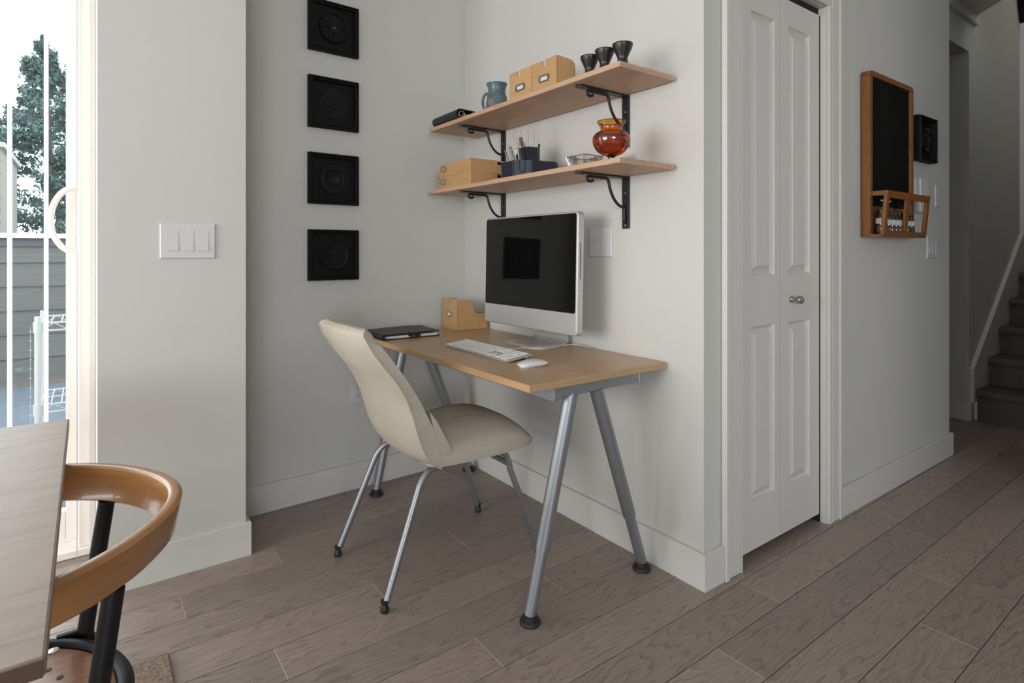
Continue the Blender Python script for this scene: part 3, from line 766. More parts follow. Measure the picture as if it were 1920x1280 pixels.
# --- upper shelf
bn = thing('ring_binder', (1.44, 2.35, ZU), 'black ring binder lying flat at the corner end of the upper shelf', 'binder')
BMx = Matrix.Translation((-.006, -.006, 0)) @ rotz(math.radians(-2), (1.35, 2.35, 0))
def half(c, rx, rz, a0, a1, n=10): return [(c[0]+rx*math.cos(math.radians(a0+(a1-a0)*i/n)), c[1]+rz*math.sin(math.radians(a0+(a1-a0)*i/n))) for i in range(n+1)]
m = MB()
o = half((1.366, ZU+.0235), .0235, .0230, 90, 270); i_ = half((1.366, ZU+.0235), .0195, .0195, 270, 90)
pl = o+[(1.545, ZU+.0005), (1.545, ZU+.0040)]+i_+[(1.545, ZU+.0255), (1.548, ZU+.0290), (1.43, ZU+.0440)]
m.prism(pl, 2.235, 2.470, 'y'); m.xf(BMx); m.build('cover', BLK, bn, smooth=True, angle=35)
m = MB(); m.box(1.385, 1.535, 2.243, 2.462, ZU+.006, ZU+.020); m.box(1.386, 1.535, 2.2432, 2.462, ZU+.0205, ZU+.026); m.xf(BMx); m.build('pages', CREAM, bn, smooth=False)
for yy in (2.238, 2.30, 2.40, 2.462):
    m = MB(); m.tube(arc((1.373, yy, ZU+.0235), .0135, 0, 360, 20)[:-1], .0028, 8, close=True); m.xf(BMx); m.build('ring', NICKEL, bn)

mg = thing('mug', (1.44, 2.064, ZU), 'teal glazed stoneware mug with a bare clay spot on the upper shelf', 'mug')
mp = [(.0435, 0), (.0455, .004), (.0480, .02), (.0475, .045), (.0435, .070), (.0385, .085), (.0375, .100), (.0395, .116), (.0445, .127), (.0460, .1315), (.0440, .1315), (.0415, .125), (.0360, .112), (.0350, .09), (.040, .07), (.044, .045), (.044, .012), (.0001, .008)]
m = MB(); m.lathe((1.44, 2.064, ZU+.0004), [(.0001, 0)]+mp, 40, cap=False); m.build('bowl', TEAL, mg, angle=60)
hx = (1.44-.022, 2.064+.044)
dirv = Vector((-.42, .9, 0)).normalized(); c = Vector((1.44, 2.064, ZU))
hp = [c+dirv*.037+Vector((0, 0, .092)), c+dirv*.052+Vector((0, 0, .097)), c+dirv*.066+Vector((0, 0, .088)), c+dirv*.072+Vector((0, 0, .066)), c+dirv*.068+Vector((0, 0, .040)), c+dirv*.056+Vector((0, 0, .020)), c+dirv*.044+Vector((0, 0, .012))]
m = MB(); m.tube(cr(hp, 6), .006, 10); m.build('handle', TEAL, mg)
dv = Vector((-.72, -.0, 0)); ang = math.radians(172)
m = MB(); 
MM = Matrix.Translation((1.44, 2.064, ZU+.046)) @ Matrix.Rotation(math.radians(200), 4, 'Z')
m.lathe((0, 0, 0), [(.0001, .0500), (.010, .0492), (.0155, .0465), (.0165, .0445)], 20, axis='x'); m.xf(MM); m.build('clay_spot', CLAY, mg)
for zz in (.074, .081):
    m = MB(); r = .0433 if zz < .08 else .0407; m.tube([(1.44+r*math.cos(a), 2.064+r*math.sin(a), ZU+zz) for a in [2*math.pi*i/32 for i in range(32)]], .0009, 6, close=True); m.build('groove_ring', CLAY, mg)

def cdbox(y0, y1, lab, notch):
    b = thing('storage_box', (1.42, (y0+y1)/2, ZU), lab, 'box', 'birch plywood boxes side by side on the upper shelf')
    x0, x1, H = 1.368, 1.458, .1135
    n0, n1 = notch
    m = MB(); m.prism([(y0+.0003, ZU+.0005), (y1-.0003, ZU+.0005), (y1-.0003, ZU+H), (n1, ZU+H), (n1, ZU+H-.022), (n0, ZU+H-.022), (n0, ZU+H), (y0+.0003, ZU+H)], x0, x0+.005, 'x'); fr = m.build('front_panel', PLYBOX, b)
    for y in (y0+.0003, y1-.0053):
        m = MB(); m.prism([(x0+.0052, ZU+.0005), (x1, ZU+.0005), (x1, ZU+.085), (x1-.003, ZU+.098), (x1-.012, ZU+.107), (x1-.025, ZU+H-.003), (x0+.0052, ZU+H)], y, y+.005, 'y'); m.build('side_panel', PLYBOX, b)
    m = MB(); m.box(x1-.005, x1, y0+.0055, y1-.0055, ZU+.0005, ZU+.06); m.box(x0+.0052, x1-.0052, y0+.0055, y1-.0055, ZU+.0005, ZU+.005); m.build('base', PLYBOX, b, smooth=False)
    plate(b, (x0, (y0+y1)/2-.0, ZU+.045), .052, .026, 'x')
    m = MB(); dashes(m, [(x0, y0+.001, ZU+.006), (x0, y0+.001, ZU+H-.006)], 12, .0024, .0045); m.build('finger_joints', BURN, b)
cdbox(1.727, 1.872, 'birch plywood box with notched front next to the teal mug', (1.803, 1.820))
cdbox(1.582, 1.7265, 'birch plywood box with notched front next to the black cups', (1.648, 1.665))

cupprof = [(.0001, 0), (.0215, 0), (.0222, .002), (.0205, .010), (.0168, .021), (.0152, .030), (.0172, .038), (.0215, .048), (.0275, .061), (.0315, .073), (.0322, .0765), (.0318, .0790), (.0300, .0785), (.0285, .071), (.0235, .055), (.0165, .036), (.0001, .030)]
cuplabs = ['leftmost of three black flared ceramic cups on the upper shelf', 'middle one of three black flared ceramic cups on the upper shelf', 'black flared ceramic cup nearest the free end of the upper shelf']
for (x, y), lab, sc in zip(((1.405, 1.452), (1.402, 1.377), (1.412, 1.306)), cuplabs, (.98, 1, 1.02)):
    m = MB(); m.lathe((x, y, ZU+.0004), [(r*1.03*sc, h*sc) for r, h in cupprof], 36, cap=False)
    tag(m.build('cup', CERAM, angle=60), lab, 'cup', 'black flared cups on the upper shelf')

# --- lower shelf
def flatbox(z, h, lab, k):
    b = thing('document_box', (1.45, 2.29, z), lab, 'box', 'flat plywood boxes stacked on the lower shelf')
    y0, y1, x0, x1 = 2.157, 2.432, 1.366, 1.600
    m = MB()   # front board with a stepped end
    bot = [(y0, z+.0003), (y0+.045, z+.0003), (y0+.047, z+.005), (y1-.045, z+.005), (y1-.043, z+.0003), (y1-.02, z+.0003), (y1-.018, z+.005), (y1+.028, z+.005)] if k == 0 else [q for i in range(24) for q in ((y0+i*.0122, z+.0003), (y0+i*.0122+.0075, z+.0003), (y0+i*.0122+.0085, z+.0030), (y0+i*.0122+.0112, z+.0030))]+[(y1+.028, z+.0003)]
    m.prism(bot+[(y1+.036, z+.010), (y1+.036, z+h*.45), (y1+.030, z+h*.52), (y1+.006, z+h*.52), (y1, z+h*.58), (y1, z+h-.002), (y1-.003, z+h), (y0, z+h)], x0, x0+.005, 'x')
    m.build('front_panel', PLYBOX, b)
    m = MB()   # end board with a slot near the wall
    m.prism([(x0+.0052, z+.0003), (1.50, z+.0003), (1.50, z+.010) if k == 0 else (1.501, z+.0003), (1.525, z+.010) if k == 0 else (1.524, z+.0003), (1.526, z+.0003), (x1, z+.0003), (x1, z+h), (1.532, z+h), (1.532, z+h-.018), (1.508, z+h-.018), (1.508, z+h), (x0+.0052, z+h)], y0, y0+.005, 'y')
    m.build('end_panel', PLYBOX, b)
    m = MB(); m.box(x0+.0052, x1-.005, y1-.006, y1-.001, z+.0052, z+h-.001); m.box(x1-.005, x1, y0+.0052, y1-.001, z+.0005, z+h-.0015); m.box(x0+.0052, x1-.0052, y0+.0052, y1-.0062, z+h-.0055, z+h-.0005)
    m.build('case', PLYBOX, b, smooth=False)
    plate(b, (x0, 2.400, z+h*.58), .040, .026, 'x', paper=False)
flatbox(ZL, .0595, 'lower of two flat plywood document boxes on the lower shelf', 0)
flatbox(ZL+.0597, .0585, 'upper of two flat plywood document boxes on the lower shelf', 1)
# pink sticky flag poking out of the upper box
m = MB(); m.box(1.375, 1.3755, 2.335, 2.347, ZL+.1183, ZL+.1255); m.box(1.375, 1.39, 2.335, 2.347, ZL+.1180, ZL+.1183)
tag(m.build('sticky_flag', mat('pink_paper', (.75, .2, .16), .6), smooth=False), 'tiny pink sticky flag on top of the stacked document boxes', 'sticky flag')

og = thing('pen_organizer', (1.46, 1.86, ZL), 'navy plastic pen organizer with a tall cup, full of pens and tools', 'organizer')
fpz = [(1.385, 1.957), (1.385, 1.868), (1.392, 1.862), (1.432, 1.822), (1.440, 1.815), (1.548, 1.800), (1.575, 1.815), (1.575, 1.957)]
def shrink(P, t):
    cx = sum(p[0] for p in P)/len(P); cy = sum(p[1] for p in P)/len(P)
    return [(cx+(p[0]-cx)*(1-t/abs(.09)), cy+(p[1]-cy)*(1-t/.07)) for p in P]
hgt = .0715
m = MB()
o0 = [(x, y, ZL+.0005) for x, y in shrink(fpz, .004)]; o1 = [(x, y, ZL+hgt) for x, y in fpz]; i1 = [(x, y, ZL+hgt) for x, y in shrink(fpz, .002)]; i0 = [(x, y, ZL+.005) for x, y in shrink(fpz, .006)]
m.loft([o0, o1, i1, i0]); m.build('tray', NAVY, og, smooth=False)
for (a, b) in (((1.383, 1.8715), (1.389, 1.8655)), ((1.433, 1.820), (1.439, 1.8145))):
    m = MB(); m.tube([(a[0]+.003, a[1]-.002, ZL+.001), (a[0], a[1]-.003, ZL+hgt+.0008)], .0030, 8); m.build('rib', NAVY, og)
m = MB()   # thumb notch on the chamfered front
c0v = Vector((1.410, 1.8435, 0)); tv = Vector((.7, -.72, 0)).normalized(); nv = Vector((-.72, -.7, 0)).normalized()
u = [(-.011, .034), (-.011, -.002), (-.007, -.009), (0, -.011), (.007, -.009), (.011, -.002), (.011, .034)]
m.tube([c0v+tv*a+nv*.0015+Vector((0, 0, ZL+.036+b)) for a, b in u], .0013, 6); m.build('thumb_notch', NAVY, og)
m = MB()   # tall pen cup behind
tq = [(1.437, 1.892), (1.437, 1.838), (1.476, 1.830), (1.500, 1.845), (1.500, 1.892)]
o0 = [(x, y, ZL+.02) for x, y in tq]; e = .0022
cxx, cyy = 1.468, 1.863
def sc(P, s): return [(cxx+(x-cxx)*s, cyy+(y-cyy)*s) for x, y in P]
m.loft([[(x, y, ZL+.01) for x, y in tq], [(x, y, ZL+.128) for x, y in sc(tq, 1.07)], [(x, y, ZL+.128) for x, y in sc(tq, .98)], [(x, y, ZL+.02) for x, y in sc(tq, .9)]]); m.build('tall_cup', NAVY, og, smooth=False)

def stick(name, a, b, r, mt, lab, cat, tip=None, tipm=None, tl=.02):
    a = Vector(a); b = Vector(b); d = (b-a).normalized()
    t = thing(name, a, lab, cat, 'pens and tools in the navy organizer')
    m = MB(); m.tube([a, a+d*.004, b-d*.004, b], [r*.7, r, r, r*.8], 10); m.build('barrel', mt, t)
    if tip: m = MB(); m.tube([b-d*tl, b-d*tl*.4, b+d*.003], [r*1.08, r*1.12, tip], 10); m.build('cap', tipm, t)
    return t
SIL = mat('pen_silver', (.55, .55, .56), .22, metal=.9); GRN = mat('green_plastic', (.004, .16, .085), .35); CORK = mat('brown_handle', (.16, .075, .035), .6, var=.2, vscale=60)
B = ZL+.007
stick('pen', (1.415, 1.900, B), (1.408, 1.958, ZL+.125), .0042, SIL, 'silver pen leaning furthest left in the navy organizer', 'pen', .002, NICKEL)
stick('pen', (1.425, 1.895, B), (1.415, 1.937, ZL+.138), .0045, SIL, 'second silver pen from the left in the navy organizer', 'pen', .002, NICKEL)
stick('pen', (1.420, 1.880, B), (1.412, 1.925, ZL+.135), .005, NICKEL, 'thick shiny steel pen in the middle of the navy organizer', 'pen', .0035, SIL)
stick('marker', (1.430, 1.885, B), (1.425, 1.907, ZL+.132), .0048, BLK, 'black and white marker behind the steel pens', 'marker', .004, PAPER, .03)
stick('marker', (1.437, 1.880, B), (1.432, 1.889, ZL+.132), .0062, GRN, 'green capped marker standing in the navy organizer', 'marker', .005, GRN)
stick('carving_tool', (1.445, 1.862, B), (1.430, 1.880, ZL+.168), .0068, CORK, 'tool with a brown wooden handle standing tallest among the pens', 'tool', .006, CORK, .05)
stick('marker', (1.425, 1.853, B), (1.418, 1.866, ZL+.136), .0062, BLK, 'black pen with a silver clip next to the tall navy cup', 'marker', .004, SIL, .012)
stick('spanner', (1.462, 1.870, ZL+.022), (1.452, 1.880, ZL+.150), .0050, NICKEL, 'steel spanner end sticking out of the tall navy cup', 'tool', .0065, NICKEL, .014)
stick('marker', (1.478, 1.856, ZL+.022), (1.500, 1.846, ZL+.144), .0044, BLK, 'thin black pen leaning right in the tall navy cup', 'pen', .004, BLK)
WX = [(1.436, 1.944, 1.591, 1.466, 1.868), (1.437, 1.939, 1.625, 1.465, 1.866), (1.45, 1.905, 1.60, 1.466, 1.862), (1.47, 1.880, 1.638, 1.468, 1.872), (1.466, 1.880, 1.60, 1.472, 1.868), (1.485, 1.868, 1.635, 1.474, 1.872), (1.480, 1.852, 1.590, 1.476, 1.864), (1.490, 1.857, 1.638, 1.478, 1.86), (1.495, 1.845, 1.637, 1.482, 1.858), (1.490, 1.832, 1.590, 1.486, 1.852)]
wlabs = ['leftmost short', 'tall leftmost', 'short upright left', 'tall slanted middle', 'short middle', 'tall right-leaning', 'short right-leaning', 'tall upright right', 'tall rightmost', 'short rightmost']
for (x, y, z, bx_, by_), wl_ in zip(WX, wlabs):
    t = thing('wire_pin', (bx_, by_, ZL+.024), wl_+' thin wire pin fanning out of the navy organizer', 'wire pin', 'wire pins in the navy organizer')
    m = MB(); m.tube(cr([(bx_, by_, ZL+.024), ((bx_*.6+x*.4), (by_*.6+y*.4), ZL+.11), (x, y, z)], 5), .0008, 5); m.build('wire', TINMET, t)
    m = MB(); m.lathe((x, y, z), [(.0001, -.0016), (.0014, 0), (.0001, .0016)], 8); m.build('bead', CORK, t)

# glass dish, note card and amber vase
gd = thing('glass_dish', (1.43, 1.50, ZL), 'square clear glass dish beside the amber vase', 'dish')
m = MB()
def sq(h, z, r=.006): return [(1.425+sx_*(h-r)+r*math.cos(math.radians(a)), 1.497+sy_*(h-r)+r*math.sin(math.radians(a)), ZL+z) for (sx_, sy_, a0) in ((1, 1, 0), (-1, 1, 90), (-1, -1, 180), (1, -1, 270)) for a in (a0, a0+45, a0+90)]
m.loft([sq(.036, .0005), sq(.046, .034), sq(.048, .040), sq(.042, .040), sq(.030, .010)]); m.build('bowl', CLEAR, gd, angle=30)
for (sx_, sy_) in ((1, 1), (-1, 1), (-1, -1), (1, -1)):
    m = MB(); m.tube([(1.425+sx_*.034, 1.497+sy_*.034, ZL+.001), (1.425+sx_*.046, 1.497+sy_*.046, ZL+.040)], .0045, 8); m.build('corner_rib', CLEAR, gd)
m = MB(); m.tube([(1.425+.045*a, 1.497+.045*b, ZL+.040) for a, b in ((1, 1), (-1, 1), (-1, -1), (1, -1))], .0016, 6, close=True); m.build('rim', TINMET, gd)
m = MB(); m.box(1.3795, 1.380, 1.508, 1.514, ZL+.030, ZL+.034); m.build('blue_sticker', mat('blue_sticker_ink', (.05, .16, .5), .5), gd, smooth=False)
m = MB(); m.prism([(1.430, ZL+.0005), (1.478, ZL+.0005), (1.478, ZL+.060), (1.430, ZL+.060)], 1.530, 1.5306, 'x'); m.xf(roty(math.radians(14), (1.53, 1.45, ZL)))
tag(m.build('note_card', PAPER, smooth=False), 'white card leaning behind the glass dish on the lower shelf', 'card')
vs_ = thing('vase', (1.392, 1.337, ZL), 'round amber glass vase with a flared rim on the lower shelf', 'vase')
VC = (1.392, 1.337, ZL)
vp = [(.0001, .0165), (.012, .0172), (.030, .0225), (.047, .035), (.0578, .052), (.0618, .069), (.0600, .082), (.0510, .093), (.0385, .0995)]
vt = [(.0385, .0995), (.0350, .1045), (.0362, .112), (.0415, .122), (.0458, .131)]
VP = [(p.x, p.z) for p in cr([(r, 0, z) for r, z in vp], 4)]
m = MB(); m.lathe(VC, VP, 48, cap=False); m.build('bowl', AMBER, vs_, angle=80)
m = MB(); m.lathe(VC, vt, 48, cap=False); nk = m.build('neck', AMBERT, vs_, angle=80)
m = MB(); m.tube([(VC[0]+.0458*math.cos(a), VC[1]+.0458*math.sin(a), ZL+.131) for a in [2*math.pi*i/48 for i in range(48)]], .0014, 8, close=True); m.build('rim', mat('amber_rim', (.12, .02, .004), .1, coat=.6), nk)
m = MB(); m.lathe((VC[0], VC[1], ZL+.0004), [(.0001, 0), (.020, 0), (.020, .002), (.012, .006), (.0115, .013), (.014, .0175), (.018, .0205), (.0001, .0200)], 24); m.build('foot', mat('dark_amber_foot', (.012, .004, .003), .12, coat=.5), vs_)

# ---------------------------------------------------------------- black relief frames
def petal_disc(n, r0, r1, z0, z1, seg=6, amp=.12):
    """scalloped disc outline"""
    P = []
    for i in range(n*seg):
        t = i/seg; a = 2*math.pi*i/(n*seg)
        rr = r1*(1-amp*(1-abs(math.sin(math.pi*t))))
        P.append((rr*math.cos(a), rr*math.sin(a)))
    return P
def frame_relief(M, w, h, style, label, group=None):
    """M maps local (u right, v up, w out of the wall) to the world; things hang with their back on the wall"""
    ctr = M @ Vector((0, -h/2, 0))
    t = thing('relief_frame', ctr, label, 'picture', group)
    D = .026
    m = MB()
    def rect(a, b, z): return [(-a, -b, z), (a, -b, z), (a, b, z), (-a, b, z)]
    W2, H2 = w/2, h/2
    m.loft([rect(W2, H2, .0005), rect(W2, H2, D*.8), rect(W2-.003, H2-.003, D), rect(W2-.008, H2-.008, D), rect(W2-.011, H2-.011, D-.004), rect(W2-.014, H2-.014, D-.002), rect(W2-.019, H2-.019, D-.004), rect(W2-.021, H2-.021, .006)], cap=False)
    m.xf(M); m.build('frame', BLACKW, t, smooth=False)
    m = MB(); m.box(-W2+.0205, W2-.0205, -H2+.0205, H2-.0205, .001, .008); m.xf(M); m.build('back_panel', BLACKW, t, smooth=False)
    R = .067*w/.234
    m = MB()
    if style == 0:
        m.lathe((0, 0, .0082), [(R*.90, .004), (R*.93, .011), (R*.97, .013), (R, .010), (R*1.02, 0)], 48, cap=False); m.lathe((0, 0, .0082), [(R*.95, 0), (R*.93, .004), (.001, .0055)], 48, cap=False)
        for i in range(16):
            a = 2*math.pi*i/16; c, s = math.cos(a), math.sin(a)
            m.tube([(R*.30*c, R*.30*s, .0135), (R*.55*c, R*.55*s, .0155), (R*.82*c, R*.82*s, .0135)], [.0015, .0042, .0065], 8)
        m.prism([(x, y) for x, y in petal_disc(6, 0, R*.33, 0, 0, 8, .25)], .0135, .019)
    elif style == 1:
        P = []
        for i in range(96):
            a = 2*math.pi*i/96; P.append((R*(.78+.24*abs(math.cos(2*a))**.6)*math.cos(a), R*(.78+.24*abs(math.cos(2*a))**.6)*math.sin(a)))
        m.prism(P, .0082, .014); m.prism([(x*.86, y*.86) for x, y in P], .0138, .0165)
        for q in range(4):
            a = math.pi/4+q*math.pi/2; m.box(-.007, .007, -.0045, .0045, .008, .012, M=Matrix.Translation((R*.92*math.cos(a), R*.92*math.sin(a), 0)))
        for i in range(28):
            a = 2*math.pi*i/28; rr = R*(.62+.2*abs(math.cos(2*a))**.6); m.tube([(R*.42*math.cos(a), R*.42*math.sin(a), .0165), (rr*math.cos(a), rr*math.sin(a), .0165)], [.0012, .0030], 6)
        m.lathe((0, 0, .016), [(R*.37, 0), (R*.37, .005), (R*.33, .006), (R*.29, .003), (.0001, .003)], 36, cap=False)
        for i in range(6):
            a = 2*math.pi*i/6; m.tube(cr([(R*.04*math.cos(a), R*.04*math.sin(a), .0195), (R*.15*math.cos(a+.3), R*.15*math.sin(a+.3), .0205), (R*.27*math.cos(a+.75), R*.27*math.sin(a+.75), .0195)], 4), .0014, 6)
    elif style == 2:
        m.lathe((0, 0, .0082), [(R*1.03, 0), (R*1.03, .006), (R*.98, .010), (R*.92, .0085), (R*.86, .0095), (R*.70, .011), (R*.62, .008), (R*.56, .0045), (R*.44, .0045), (R*.40, .009), (R*.36, .010), (R*.30, .007), (.0001, .006)], 56, cap=False)
        for i in range(22):
            a = 2*math.pi*i/22; m.tube([(R*.66*math.cos(a), R*.66*math.sin(a), .0185), (R*.92*math.cos(a+.05), R*.92*math.sin(a+.05), .0180)], [.002, .0042], 6)
        for i in range(10):
            a = 2*math.pi*i/10; m.lathe((R*.42*math.cos(a), R*.42*math.sin(a), .0165), [(.006, 0), (.004, .003), (.0001, .004)], 10, cap=False)
    else:
        m.lathe((0, 0, .0082), [(R*1.03, 0), (R*1.03, .007), (R*.98, .0105), (R*.94, .0085), (R*.90, .0075), (.0001, .0085)], 56, cap=False)
        for i in range(28):
            a = 2*math.pi*i/28; m.tube([(R*.36*math.cos(a), R*.36*math.sin(a), .0180), (R*.84*math.cos(a), R*.84*math.sin(a), .0172)], [.0016, .0042], 6)
        m.prism([(x, y) for x, y in petal_disc(7, 0, R*.34, 0, 0, 8, .3)], .016, .0205)
        m.lathe((0, 0, .020), [(R*.14, 0), (R*.13, .003), (R*.07, .001), (.0001, .003)], 18, cap=False)
    m.xf(M); md = m.build('medallion', BLACKF, t, smooth=True, angle=35)
    if style == 0:
        m = MB(); m.lathe((0, 0, .019), [(.0035, 0), (.003, .003), (.0001, .004)], 12, cap=False); m.xf(M); m.build('brass_pin', mat('brass_pin_metal', (.5, .38, .26), .3, metal=.8), md)
wa = math.atan2(.032, 1.153)
def backM(x, z):
    y = 2.589+(x-.469)*.032/1.153-.0005
    return Matrix.Translation((x, y, z)) @ Matrix.Rotation(wa, 4, 'Z') @ Matrix(((1, 0, 0, 0), (0, 0, -1, 0), (0, 1, 0, 0), (0, 0, 0, 1)))
labs = ['topmost black frame on the alcove wall, petalled disc with a pale centre pin', 'second black frame from the top on the alcove wall, four-lobed medallion', 'third black frame from the top on the alcove wall, ringed disc', 'lowest black frame on the alcove wall, sunburst disc']
for i, (z0, z1) in enumerate(((1.997, 2.227), (1.654, 1.884), (1.314, 1.542), (.972, 1.200))):
    frame_relief(backM(.905, (z0+z1)/2), .232, z1-z0, i, labs[i], 'column of black relief frames in the alcove')
def cM(x, z, ylift=0):
    y = 1.131-(x-2.43)*.0125/1.346-.0005
    return Matrix.Translation((x, y-ylift, z)) @ Matrix(((1, 0, 0, 0), (0, 0, -1, 0), (0, 1, 0, 0), (0, 0, 0, 1)))
MC = cM(3.385, 1.661)
MC = MC @ Matrix(((1, 0, 0, 0), (0, 1, 0, 0), (0, 0, 1.5, 0), (0, 0, 0, 1)))
frame_relief(MC, .222, .222, 2, 'small black relief frame beside the chalkboard on the hall wall')

# ---------------------------------------------------------------- switch plates
def plate_switch(M, w, h, n, label, cat='light switch', kind='rocker', group=None):
    t = thing('switch_plate' if kind == 'rocker' else ('outlet' if kind == 'outlet' else 'blank_plate'), M @ Vector((0, -h/2, 0)), label, cat, group)
    m = MB()
    def rect(a, b, z): return [(-a, -b, z), (a, -b, z), (a, b, z), (-a, b, z)]
    m.loft([rect(w/2, h/2, .0003), rect(w/2, h/2, .003), rect(w/2-.003, h/2-.003, .006)]); m.xf(M); m.build('cover_plate', PLASTW, t, smooth=False)
    for i in range(n):
        u = (i-(n-1)/2)*.046
        if kind == 'rocker':
            m = MB()
            for a in ((-.0175, .0175, -.0345, -.0335), (-.0175, .0175, .0335, .0345), (-.0175, -.0165, -.0335, .0335), (.0165, .0175, -.0335, .0335)):
                m.box(u+a[0], u+a[1], a[2], a[3], .0058, .0068)
            m.xf(M); m.build('switch_bezel', PLASTW, t, smooth=False)
            m = MB(); m.loft([[(u-.016, -.033, .006), (u+.016, -.033, .006), (u+.016, -.033, .0095), (u-.016, -.033, .0095)], [(u-.016, 0, .006), (u+.016, 0, .006), (u+.016, 0, .0068), (u-.016, 0, .0068)], [(u-.016, .033, .006), (u+.016, .033, .006), (u+.016, .033, .0070), (u-.016, .033, .0070)]]); m.xf(M); m.build('rocker', PLASTW, t, smooth=False)
        elif kind == 'outlet':
            for v in (-.02, .02):
                m = MB(); m.box(u-.0165, u+.0165, v-.014, v+.014, .0055, .0075, .002, 1); m.xf(M); s = m.build('socket', PLASTW, t, smooth=False)
                m = MB(); m.box(u-.0075, u-.0055, v-.004, v+.006, .0072, .0078); m.box(u+.0055, u+.0075, v-.004, v+.006, .0072, .0078); m.box(u-.002, u+.002, v-.010, v-.006, .0072, .0078); m.xf(M); m.build('slots', RUBBER, s, smooth=False)
        if kind == 'rocker' or kind == 'blank':
            for v in (-h/2+.011, h/2-.011):
                m = MB(); m.lathe((u, v, .0058), [(.0028, 0), (.0024, .0012), (.0001, .0014)], 10, cap=False); m.xf(M); m.build('screw', PLASTW, t)
colM = Matrix.Translation((.284, 2.2665, 1.137)) @ Matrix(((1, 0, 0, 0), (0, 0, -1, 0), (0, 1, 0, 0), (0, 0, 0, 1)))
plate_switch(colM, .168, .120, 3, 'white triple light switch on the pilaster beside the patio door')
bM = Matrix.Translation((1.6215, 1.6135, 1.138)) @ Matrix(((0, 0, -1, 0), (-1, 0, 0, 0), (0, 1, 0, 0), (0, 0, 0, 1)))
plate_switch(bM, .124, .114, 2, 'white double light switch on the wall beside the computer')
plate_switch(cM(3.535, 1.1235), .162, .115, 3, 'white triple light switch under the chalkboard on the hall wall')
plate_switch(cM(3.600, 1.391), .070, .112, 1, 'blank white cover plate on the hall wall near its end', 'cover plate', 'blank')
plate_switch(backM(1.023, .452), .070, .115, 1, 'white power outlet low on the alcove wall behind the desk chair', 'outlet', 'outlet')
# intercom box partly behind the chalkboard
ic = thing('intercom', (3.31, 1.105, 1.29), 'small white intercom box partly hidden by the chalkboard rack', 'intercom')
IM = cM(3.315, 1.378)
m = MB(); m.box(-.075, -.028, -.083, .083, .0003, .026, .004, 2); m.xf(IM); m.build('handset', PLASTW, ic, angle=30)
m = MB(); m.box(-.018, .075, -.083, .083, .0003, .030, .004, 2); m.box(-.0275, -.0185, -.08, .08, .0003, .012); m.xf(IM); m.build('body', PLASTW, ic, angle=30)
m = MB(); m.box(-.0265, -.0195, -.07, .07, .0121, .0135); m.xf(IM); m.build('dark_gap', NAVY, ic, smooth=False)

# ---------------------------------------------------------------- chalkboard with spice rack
cb = thing('chalkboard_rack', (2.97, 1.11, 1.165), 'wood framed chalkboard with a slatted spice rack at its foot', 'chalkboard')
XA, XB_, YW, YF = 2.715, 3.195, 1.1225, 1.088
def cpoly(r=.022):
    P = [(XA, 1.165), (XB_, 1.165)]
    for i in range(6):
        a = math.radians(90*i/5); P.append((XB_-r+r*math.cos(a), 1.885-r+r*math.sin(a)))
    for i in range(6):
        a = math.radians(90+90*i/5); P.append((XA+r+r*math.cos(a), 1.885-r+r*math.sin(a)))
    return P
for (xa, xb) in ((XA, XA+.030), (XB_-.030, XB_)):
    m = MB(); m.box(xa, xb, YF, YW, 1.165, 1.862, .002, 1); m.build('stile', OILED, cb, angle=30)
m = MB(); P = cpoly(); m.prism([(XA, 1.8625)]+[p for p in P[2:8]][::-1][::-1][:0]+[(XB_, 1.8625)]+[(x, z) for x, z in P[2:] if z > 1.8625], YF, YW, 'y'); m.build('top_rail', OILED, cb, smooth=False)
box('bottom_rail', OILED, XA+.0302, XB_-.0302, YF+.002, YW, 1.165, 1.195, cb)
box('slate', CHALK, XA+.0302, XB_-.0302, YF+.010, YF+.018, 1.3005, 1.8622, cb)
box('rack_back', OILED, XA+.0302, XB_-.0302, YF+.008, YF+.018, 1.1955, 1.300, cb)
# rack
rx0, rx1 = 2.716, 3.190
yb0, yt0 = 1.036, 1.018   # front at the bottom and at the top
m = MB(); m.box(rx0, rx1, yb0, YF-.0005, 1.165, 1.1755); m.build('rack_floor', OILED, cb, smooth=False)
rk = MB(); 
def slant(m, x0, x1, z0, z1, t=.014):
    def yy(z): return yb0+(yt0-yb0)*(z-1.165)/.195
    m.loft([[(x0, yy(z), z), (x1, yy(z), z), (x1, yy(z)+t, z), (x0, yy(z)+t, z)] for z in (z0, z1)])
for (n_, x0, x1, z0, z1) in (('front_rail', rx0, rx1, 1.3305, 1.360), ('front_rail', rx0+.026, rx1-.026, 1.1757, 1.190), ('front_post', rx0, rx0+.026, 1.1757, 1.330), ('front_post', rx1-.026, rx1, 1.1757, 1.330), ('front_post', 2.935, 2.963, 1.1902, 1.330)):
    m = MB(); slant(m, x0, x1, z0, z1); m.build(n_, OILED, cb, smooth=False)
for xx in (rx0, rx1-.014):
    m = MB(); m.box(xx, xx+.014, 1.0345, YF-.0005, 1.3405, 1.360); m.build('side_rail', OILED, cb, smooth=False)
LIDM = mat('black_jar_lid', (.012, .012, .012), .4); LABM = mat('jar_label', (.55, .53, .48), .7, var=.3, vscale=90)
spice = [mat('spice_a', (.20, .11, .07), .9, var=.3, vscale=200), mat('spice_b', (.30, .2, .03), .9, var=.3, vscale=200), mat('spice_c', (.10, .035, .025), .9, var=.3, vscale=200), mat('spice_d', (.06, .07, .03), .9, var=.3, vscale=200)]
